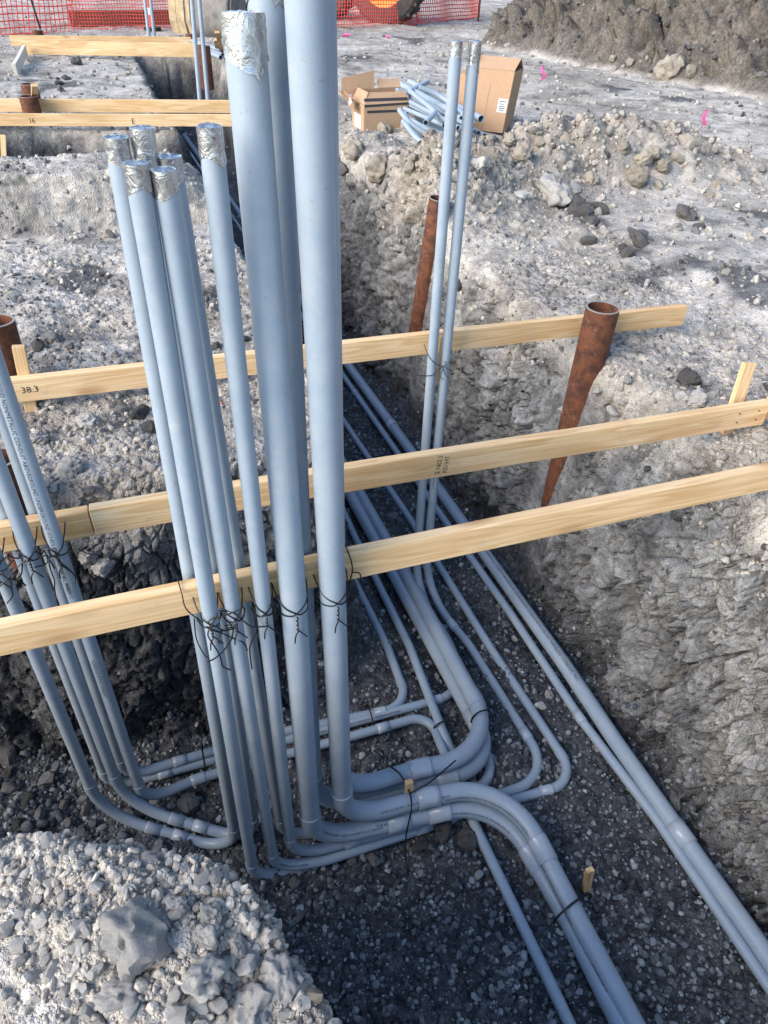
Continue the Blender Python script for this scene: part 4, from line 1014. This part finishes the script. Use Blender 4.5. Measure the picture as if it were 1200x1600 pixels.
mb = MB(); mb.tube([wc, wc + axw * 2.2], .16, 12); mb.tube([w2, w2 + axw * 2.2], .16, 12); mb.build('axle', DARKSTEEL, ld, wc - EZ * Rw)
mb = MB(); mb.box(wc + np.array([.95, .1, .25]), np.array([.12, 0, 0]), axw * .3, EZ * .04); mb.box(wc + np.array([1.05, .1, .45]), np.array([.02, 0, 0]), axw * .3, EZ * .22); mb.build('step', RUST, ld, wc - EZ * Rw)
# machine bucket at the trench end
bp = P(276, 52, 0); bx = P(352, 60, 0) - bp; bw = np.linalg.norm(bx); bx /= bw; by = np.array([-bx[1], bx[0], 0])
bk = tag(empty('machine_bucket', bp), 'large mud-caked grey machine bucket standing behind the far trench end', 'bucket')
prof = [(0.02, 0), (-.05, .25), (-.02, .6), (.12, .95), (.35, 1.25), (.7, 1.45)]; V = []; Fc = []
nw = 22
for i in range(nw + 1):
    for (yy, z) in prof:
        t = i / nw; V.append(bp + bx * bw * 1.15 * t + by * yy + EZ * z + by * .03 * math.sin(9 * t + 5 * z))
for i in range(nw):
    for j in range(len(prof) - 1): k = len(prof); Fc.append([i * k + j, (i + 1) * k + j, (i + 1) * k + j + 1, i * k + j + 1])
o = mk('shell', V, Fc, MUDSTEEL, bk, bp, True); sm = o.modifiers.new('thick', 'SOLIDIFY'); sm.thickness = .06; sm.offset = 1
for t in (-.01, 1.16):
    mb = MB(); q = bp + bx * bw * t; pr = [q + by * yy + EZ * z for yy, z in prof] + [q + by * 1.0 + EZ * 1.0, q + by * .9 + EZ * .1]
    n_ = len(pr); mb.add([p - bx * .03 for p in pr] + [p + bx * .03 for p in pr], [list(range(n_))[::-1], [n_ + i for i in range(n_)]] + [[i, (i + 1) % n_, n_ + (i + 1) % n_, n_ + i] for i in range(n_)]); mb.build('cheek_plate', MUDSTEEL, bk, bp)
mb = MB()
for t, wd_ in ((.06, .10), (.22, .11), (.38, .05)):
    for (y0, z0), (y1, z1) in zip(prof[:-1], prof[1:]):
        q0 = bp + bx * bw * t + by * (y0 - .05) + EZ * z0; q1 = bp + bx * bw * t + by * (y1 - .05) + EZ * z1; mb.box((q0 + q1) / 2, bx * wd_, by * .05, (q1 - q0) / 2)
mb.build('dried_mud', MUDTAN, bk, bp)

# ------------------------------------------------------------------ survey ribbons
def flag(label, px, h=.22, w=.05):
    p, n = hit(*px); g = np.random.default_rng(px[0]); root = tag(empty('survey_flag', p), label, 'flag', 'pink survey ribbons')
    V, Fc = tube([p - EZ * .05, p + EZ * h], .004, 6); mk('pin', V, Fc, DARKSTEEL, root, p)
    V = []; Fc = []
    for k in range(9):
        t = k / 8; q = p + EZ * (h * (1 - .85 * t)) + np.array([.03 * math.sin(5 * t + px[0]), -.03 - .02 * math.sin(4 * t), 0])
        V += [q + np.array([-w * (.5 + .4 * t), 0, 0]), q + np.array([w * (.5 + .3 * math.sin(3 * t)), .01, 0])]
        if k: Fc.append([2 * k - 2, 2 * k - 1, 2 * k + 1, 2 * k])
    o = mk('ribbon', V, Fc, PINK, root, p); s = o.modifiers.new('thick', 'SOLIDIFY'); s.thickness = .004
flag('pink survey ribbon on the pale ground at the right', (1096, 200), .20, .028); flag('pink survey ribbon on the pale ground right of the tall box', (846, 128), .22, .028)
flag('pink survey ribbon seen between the two stub conduit tops', (718, 92), .28, .035); flag('pink survey ribbon lying on the pale ground below the net', (541, 58), .07, .10)
flag('small pink ribbon on the ground near the net', (606, 60), .06, .05)

# ------------------------------------------------------------------ stones
PH = (1 + 5 ** .5) / 2
ICO = np.array([(-1, PH, 0), (1, PH, 0), (-1, -PH, 0), (1, -PH, 0), (0, -1, PH), (0, 1, PH), (0, -1, -PH), (0, 1, -PH), (PH, 0, -1), (PH, 0, 1), (-PH, 0, -1), (-PH, 0, 1)]) / 1.902
ICF = np.array([(0, 11, 5), (0, 5, 1), (0, 1, 7), (0, 7, 10), (0, 10, 11), (1, 5, 9), (5, 11, 4), (11, 10, 2), (10, 7, 6), (7, 1, 8), (3, 9, 4), (3, 4, 2), (3, 2, 6), (3, 6, 8), (3, 8, 9), (4, 9, 5), (2, 4, 11), (6, 2, 10), (8, 6, 7), (9, 8, 1)])
def rots(n):
    q = rng.normal(size=(n, 4)); q /= np.linalg.norm(q, axis=1)[:, None]; w, x, y, z = q.T
    return np.stack([np.stack([1 - 2 * (y * y + z * z), 2 * (x * y - z * w), 2 * (x * z + y * w)], 1), np.stack([2 * (x * y + z * w), 1 - 2 * (x * x + z * z), 2 * (y * z - x * w)], 1), np.stack([2 * (x * z - y * w), 2 * (y * z + x * w), 1 - 2 * (x * x + y * y)], 1)], 1)
def rock_mesh(name, seed, sub, mat, rough=.22):
    bm = bmesh.new(); bmesh.ops.create_icosphere(bm, subdivisions=4 if rough > .4 else sub, radius=1)
    V = np.array([v.co[:] for v in bm.verts]); g = np.random.default_rng(seed)
    cut = g.normal(size=(11, 3)); cut /= np.linalg.norm(cut, axis=1)[:, None]; dd = g.uniform(.68, .96, 11) if rough > .4 else g.uniform(.50, .88, 11)
    r = np.ones(len(V))
    for c_, d_ in zip(cut, dd):
        k = V @ c_; r = np.where(k * r > d_, d_ / np.maximum(k, 1e-3), r)
    V2 = V * r[:, None] * np.array([1, g.uniform(.7, .95), g.uniform(.55, .8)])
    V2 = V2 + V * (rough * (.30 if rough > .4 else .42) * fbm(V * 1.6 + seed, seed, 2) + rough * (.26 if rough > .4 else .22) * fbm(V * 4 + seed, seed + 3, 4))[:, None]
    for v, c_ in zip(bm.verts, V2): v.co = c_
    me = bpy.data.meshes.new(name); bm.to_mesh(me); bm.free(); me.materials.append(mat)
    me.polygons.foreach_set('use_smooth', [sub >= 3] * len(me.polygons)); me.set_sharp_from_angle(angle=math.radians(70 if rough > .4 else 24)); return me
MATS = dict(p=ROCK_PALE, d=ROCK_DARK, t=ROCK_TAN, g=ROCK_GREY)
LIB = {(k, s): [rock_mesh('stone', 100 + 13 * i + ord(k), s, m, .55 if s > 2 and k in 'pt' else .3 if s > 2 else .22) for i in range(3)] for k, m in MATS.items() for s in (2, 3)}
NST = [0]
def stone(p, n, size, kind, sub=2, sink=.30):
    me = LIB[(kind, sub)][NST[0] % 3]; o = bpy.data.objects.new('stone', me); COL.objects.link(o); o.parent = ground
    o.location = Vector(p + np.asarray(n) * size * (.62 - sink)); NST[0] += 1
    o.rotation_euler = (random.uniform(-.5, .5), random.uniform(-.5, .5), random.uniform(0, 6.28))
    o.scale = [size * random.uniform(.9, 1.12) for _ in range(3)]
def px_stone(px, py, wpx, kind, sub=2, sink=.3):
    p, n = hit(px, py); d = proj(p)[2][0]; stone(p, n, .5 * wpx * d / F_PX * 1.02, kind, sub, sink)
# stones one can point at in the photograph: pixel, width in pixels, kind
for s in [(215, 1468, 128, 'p', 3), (186, 1540, 66, 'p', 3), (313, 1528, 74, 'p', 3), (390, 1570, 84, 'p', 3), (433, 1535, 66, 'p', 3), (275, 1413, 36, 'p', 3), (330, 1428, 40, 'p', 3),
          (368, 1478, 32, 'p', 3), (318, 1462, 52, 'p', 3), (385, 1508, 42, 'p'), (270, 1545, 40, 'p'), (336, 1570, 52, 'p'), (275, 1590, 50, 'p'), (207, 1570, 38, 'p'), (137, 1452, 30, 'p'), (33, 1478, 36, 'p'), (32, 1432, 24, 'p'),
          (8, 1455, 36, 'p'), (120, 1480, 26, 'p'), (100, 1550, 28, 'p'), (152, 1512, 30, 'p'), (447, 1583, 36, 'p'), (485, 1552, 40, 't'), (230, 1530, 26, 'p'), (255, 1480, 34, 'p'), (350, 1505, 30, 'p'),
          (290, 1360, 22, 'p'), (175, 1355, 22, 'p'), (225, 1340, 20, 'p'), (320, 1378, 20, 'p'), (60, 1400, 22, 'p'), (95, 1390, 26, 'p'), (425, 1462, 28, 'p'), (402, 1488, 26, 'p'), (462, 1520, 24, 'p'),
          (292, 1257, 40, 'g', 3), (270, 1250, 16, 'g'), (580, 1342, 28, 'g', 3), (548, 1346, 20, 'g'), (460, 1378, 22, 'g'), (467, 1438, 20, 'g'), (530, 1330, 26, 'd', 3), (600, 1308, 24, 'd', 3), (690, 1305, 46, 'd', 3), (735, 1312, 44, 'd', 3), (660, 1320, 30, 'd'),
          (645, 1328, 16, 'g'), (657, 1366, 14, 'p'), (650, 1353, 10, 'p'), (748, 1368, 18, 'p'), (760, 1362, 12, 'p'), (558, 1390, 12, 'p'), (622, 1396, 12, 'p'), (573, 1412, 10, 'p'), (593, 1412, 10, 'p'), (795, 1490, 12, 'p'), (752, 1522, 14, 'p'), (782, 1538, 16, 'p'), (860, 1588, 14, 'p'), (887, 1549, 12, 'p'),
          (858, 1086, 20, 'p', 3), (845, 1105, 18, 'p'), (682, 1058, 16, 'p'), (790, 1192, 12, 'p'), (796, 1212, 14, 'p'), (850, 1192, 12, 'p'), (706, 1116, 18, 'g'), (566, 1182, 14, 'p'), (584, 1172, 12, 'p'), (628, 1176, 12, 'p'), (655, 1155, 14, 'g'), (842, 1263, 14, 'p'), (893, 1353, 16, 'p'), (1055, 1256, 26, 'g', 3), (1068, 1285, 10, 'p'),
          (942, 1400, 12, 'p'), (960, 1364, 11, 'p'), (958, 1420, 12, 'p'), (1068, 1382, 12, 'p'), (1006, 1458, 11, 'p'), (1055, 1465, 12, 'p'), (1000, 1535, 10, 'p'), (1048, 1512, 12, 'p'), (1082, 1533, 14, 'p'), (1110, 1490, 12, 'p'), (1148, 1512, 22, 'g'), (1075, 1498, 10, 'p'), (887, 1532, 12, 'p'), (1010, 1480, 9, 'p'),
          (614, 808, 24, 'g', 3), (720, 884, 12, 'p'), (716, 944, 14, 'p'), (803, 1000, 16, 'p'), (790, 977, 18, 'g'), (778, 955, 12, 'g'),
          (862, 308, 60, 'p', 3), (815, 308, 30, 'p'), (925, 285, 30, 't', 3), (990, 278, 40, 't', 3), (1022, 246, 30, 't', 3), (970, 235, 28, 't', 3), (1000, 252, 32, 't', 3), (905, 330, 50, 'd', 3), (935, 330, 34, 'd'), (925, 352, 28, 'd'), (895, 296, 30, 'p'), (1028, 292, 26, 't'), (1065, 222, 30, 't'), (1058, 250, 26, 't'), (1118, 290, 18, 't'), (1110, 306, 14, 't'),
          (795, 222, 24, 't', 3), (770, 245, 30, 't', 3), (820, 240, 34, 't', 3), (845, 225, 26, 't'), (880, 218, 26, 't'), (1035, 262, 28, 't', 3), (585, 198, 40, 't', 3), (602, 206, 28, 't', 3), (785, 205, 22, 'd', 3), (560, 240, 40, 't', 3), (595, 262, 42, 't', 3), (540, 262, 26, 'g'), (745, 258, 36, 'p', 3), (640, 262, 26, 't'),
          (1070, 340, 38, 'd', 3), (1092, 356, 20, 'd'), (995, 378, 42, 'd', 3), (980, 400, 28, 'd'), (918, 378, 28, 'd'), (1002, 370, 24, 'g'), (975, 393, 24, 'd'), (940, 395, 16, 'p'), (1087, 364, 18, 'g'),
          (1080, 597, 46, 'd', 3), (1090, 628, 34, 'p', 3), (1065, 622, 28, 'p', 3), (982, 596, 20, 'p', 3), (1195, 604, 20, 'd'), (1078, 550, 18, 'p'), (1045, 590, 18, 'p'), (1170, 545, 18, 'p'), (1150, 560, 14, 'p'), (888, 640, 24, 'p', 3), (1035, 577, 14, 'p'), (960, 640, 30, 'p'), (935, 612, 24, 'p'), (1000, 655, 26, 'p'), (1140, 655, 20, 'p'), (1188, 686, 24, 'p', 3),
          (140, 660, 32, 'p', 3), (220, 650, 50, 'd', 3), (228, 672, 38, 'd'), (90, 626, 26, 'p', 3), (133, 624, 18, 'p'), (110, 645, 20, 'p'), (60, 690, 34, 'p', 3), (105, 735, 50, 'p', 3), (82, 765, 24, 'p'), (140, 765, 20, 'g', 3), (60, 630, 24, 'g'), (190, 640, 22, 'g'), (160, 690, 18, 'p'), (180, 720, 16, 'p'), (335, 545, 24, 'd', 3), (380, 530, 22, 'd'),
          (82, 532, 34, 'g', 3), (58, 545, 30, 'd'), (132, 508, 16, 'p'), (170, 372, 26, 't'), (160, 430, 14, 'd'), (172, 433, 12, 'd'), (92, 352, 14, 'p'), (10, 380, 12, 'p'), (62, 388, 10, 'p'), (122, 492, 10, 'p'), (225, 545, 20, 'g'), (250, 552, 16, 'p'), (100, 560, 20, 'p'), (110, 540, 18, 'g'),
          (108, 230, 14, 'p'), (33, 246, 12, 'p'), (120, 100, 22, 'd', 3), (92, 132, 16, 'd'), (105, 125, 16, 'd'), (95, 142, 14, 'd'), (125, 122, 10, 'p'), (1050, 110, 40, 't', 3), (1062, 100, 30, 't'), (985, 100, 22, 't'), (1085, 112, 26, 't'), (960, 92, 16, 't'), (748, 84, 14, 't'), (963, 150, 8, 'd'), (690, 88, 10, 't'), (345, 85, 12, 'd'),
          (110, 920, 40, 'g', 3), (130, 870, 46, 'p', 3), (160, 880, 40, 'p', 3), (15, 1180, 46, 'g', 3), (18, 1230, 34, 'g'), (70, 1220, 30, 'g'), (100, 1260, 24, 'g'), (60, 1275, 26, 'g'), (105, 1290, 22, 'g'), (145, 1285, 20, 'g'), (180, 1320, 20, 'g'), (195, 1312, 18, 'g'), (130, 1300, 24, 'g'), (90, 1240, 20, 'd'), (40, 1250, 24, 'd'), (25, 1290, 26, 'd'), (75, 1310, 22, 'g'), (235, 1312, 12, 'g'), (12, 1210, 24, 'd'), (140, 1268, 30, 'g')]:
    px_stone(*s[:4], sub=s[4] if len(s) > 4 else 2)
scrap = hit(343, 632); px_scrap = rock_mesh('scrap_chip', 5, 2, ORANGE); oo = bpy.data.objects.new('scrap_chip', px_scrap); link(oo); oo.location = scrap[0] + EZ * .008; oo.scale = (.016, .014, .012)
tag(oo, 'small orange-red chip of scrap lying on the gravel left of the lone thin conduit', 'scrap')
# fill up to 300 with loose stones, largest first
def samples(V, Q, wfun, n):
    c = V[Q].mean(1); nn = np.cross(V[Q[:, 2]] - V[Q[:, 0]], V[Q[:, 3]] - V[Q[:, 1]]); ar = np.linalg.norm(nn, axis=1) / 2; nn /= 2 * ar[:, None] + 1e-12
    wt = ar * wfun(c, nn); wt = np.clip(wt, 0, None); k = rng.choice(len(Q), n, p=wt / wt.sum())
    u, v = rng.random((2, n, 1)); q = V[Q[k]]
    return (q[:, 0] * (1 - u) + q[:, 1] * u) * (1 - v) + (q[:, 3] * (1 - u) + q[:, 2] * u) * v, nn[k]
def inframe(c, mar=90):
    x, y, d = proj(c); return (x > -mar) & (x < 1200 + mar) & (y > -mar) & (y < 1600 + mar) & (d > .1), d
def top_w(c, n):
    ok, d = inframe(c); z = c[:, 2]; return ok * (z > -.35) * (n[:, 2] > .45) / np.maximum(d, 1) ** 1.2
def floor_w(c, n):
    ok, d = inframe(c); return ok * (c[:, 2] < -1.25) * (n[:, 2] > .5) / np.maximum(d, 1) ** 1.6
def wall_w(c, n):
    ok, d = inframe(c); return ok * (c[:, 2] < -.1) * (c[:, 2] > -1.4) / np.maximum(d, 1) ** 1.6
def far_w(c, n):
    ok, d = inframe(c); hp = heap_h(c @ E1, c @ E2)
    return ok * (n[:, 2] > .3) * (d < 24) / np.maximum(d, 1) ** 1.9 * (1 + 2.5 * (hp > .1))
PC, NC, SC, TC = [], [], [], []
def scatter(V, Q, wf, n, smin, smax, al, tone, tsd, px_min):
    p, nn = samples(V, Q, wf, n); s = np.minimum(smin * rng.random(n) ** (-1 / al), smax); d = proj(p)[2]
    s = np.maximum(s, px_min * d / F_PX); t = np.clip(rng.normal(tone, tsd, n), 0.02, 1)
    PC.append(p); NC.append(nn); SC.append(s); TC.append(t)
def mound_w(c, n):
    ok, d = inframe(c, 40); a = c @ E1; b = c @ E2; x, y, _ = proj(c); return ok * (a < .35) * (b < 1.25) * (c[:, 2] > -.30) * (n[:, 2] > .3) * (1 - .75 * sstep(y - .5 * x, 1380, 1480)) * np.clip(.75 + n2(a, b, 5, 66, 3), .15, 2)
scatter(VG, QG, mound_w, 4800, .0022, .015, 1.35, .70, .07, .7)
scatter(VG, QG, top_w, 19000, .0036, .022, 1.7, .66, .09, .8)
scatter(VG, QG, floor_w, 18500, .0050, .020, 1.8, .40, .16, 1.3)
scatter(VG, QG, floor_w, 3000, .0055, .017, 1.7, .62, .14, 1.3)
scatter(VG, QG, wall_w, 1100, .004, .014, 2.0, .46, .08, 1.)
scatter(VF, QF, far_w, 13000, .008, .04, 1.7, .64, .09, .85)
def berm_w(c, n):
    ok, d = inframe(c); return ok * (c[:, 2] > -.3) * np.exp(-(seg_d(c @ E1, c @ E2, BERM)[0] / .55) ** 2)
scatter(VG, QG, berm_w, 700, .008, .045, 1.4, .60, .08, 1.); scatter(VF, QF, berm_w, 1000, .010, .05, 1.4, .60, .08, 1.)
def heap_w(c, n):
    ok, d = inframe(c); return ok * (heap_h(c @ E1, c @ E2) > .03) / np.maximum(d, 1)
scatter(VF, QF, heap_w, 1200, .02, .08, 1.6, .56, .12, 1.2)
def pit_left(c, n):
    ok, d = inframe(c, 40); a = c @ E1; b = c @ E2; return ok * (a < -.35) * (c[:, 2] < -1.2) * (n[:, 2] > .6)
scatter(VG, QG, pit_left, 1200, .008, .030, 2.0, .38, .10, 1.5)
PC = np.vstack(PC); NC = np.vstack(NC); SC = np.concatenate(SC); TC = np.concatenate(TC)
# the berm and the heap are tan rather than white
hp = heap_h(PC @ E1, PC @ E2); TC = np.where(hp > .1, TC * .60, TC); TC = np.where((rng.random(len(TC)) < .03) & (PC[:, 2] > -.5) & (PC @ E2 > 1.3), .14, TC)
blot = n2(PC @ E1, PC @ E2, 1.3, 77, 4); TC = np.where((PC[:, 2] > -.2) & (blot < -.35) & (PC @ E2 > 1.4), TC * .62, TC)
ppx = SC / proj(PC)[2]; order = np.argsort(-ppx); room = max(0, 300 - NST[0]); first = order[:room]; rest = order[room:]
for i in first:
    k = 'd' if TC[i] < .22 else 'g' if TC[i] < .5 else 'p'; stone(PC[i], NC[i], SC[i], k, 2, .35)
def chips(sel, B0_, F0_, cuts):
    m = len(sel); sc = SC[sel][:, None] * np.stack([rng.uniform(.9, 1.3, m), rng.uniform(.75, 1.1, m), rng.uniform(.55, .9, m)], 1)
    r = 1 + rng.normal(0, .10 if cuts == 0 else .03, (m, len(B0_)))
    for _ in range(cuts):
        cdir = rng.normal(size=(m, 3)); cdir /= np.linalg.norm(cdir, axis=1)[:, None]; dd = rng.uniform(.45, .85, (m, 1))
        k = cdir @ B0_.T; r = np.where(k * r > dd, dd / np.maximum(k, 1e-3), r)
    base = B0_[None] * r[:, :, None] * sc[:, None, :]
    V = np.einsum('nij,nkj->nki', rots(m), base) + (PC[sel] + NC[sel] * (SC[sel] * rng.uniform(-.25, .35, m))[:, None])[:, None, :]
    return V.reshape(-1, 3), (F0_[None] + len(B0_) * np.arange(m)[:, None, None]).reshape(-1, 3), np.repeat(TC[sel], len(B0_))
bm = bmesh.new(); bmesh.ops.create_icosphere(bm, subdivisions=2, radius=1); bm.verts.ensure_lookup_table()
I2 = np.array([v.co[:] for v in bm.verts]); F2 = np.array([[v.index for v in f.verts] for f in bm.faces]); bm.free()
nbig = 4800; nmid = 26000
Va, Fa, Ta = chips(rest[:nbig], I2, F2, 8); Vb, Fb, Tb = chips(rest[nbig:nmid], ICO, ICF, 0)
OCT = np.array([(1, 0, 0), (-1, 0, 0), (0, 1, 0), (0, -1, 0), (0, 0, 1), (0, 0, -1.)]); OCF = np.array([(0, 2, 4), (2, 1, 4), (1, 3, 4), (3, 0, 4), (2, 0, 5), (1, 2, 5), (3, 1, 5), (0, 3, 5)])
Vc, Fc_, Tc = chips(rest[nmid:], OCT, OCF, 0)
FS = np.vstack([Fa, Fb + len(Va), Fc_ + len(Va) + len(Vb)])
gravel = big_mesh('gravel', np.vstack([Va, Vb, Vc]), FS, STONE, dict(tone=np.concatenate([Ta, Tb, Tc]), low_cool=(np.vstack([Va, Vb, Vc])[:, 2] < -.9).astype(float)))
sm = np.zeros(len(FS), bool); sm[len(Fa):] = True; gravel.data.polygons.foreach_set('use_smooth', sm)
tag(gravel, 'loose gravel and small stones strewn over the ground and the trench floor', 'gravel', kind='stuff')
print('tris', 2 * len(QG), 2 * len(QF), len(FS), 'stones', NST[0])
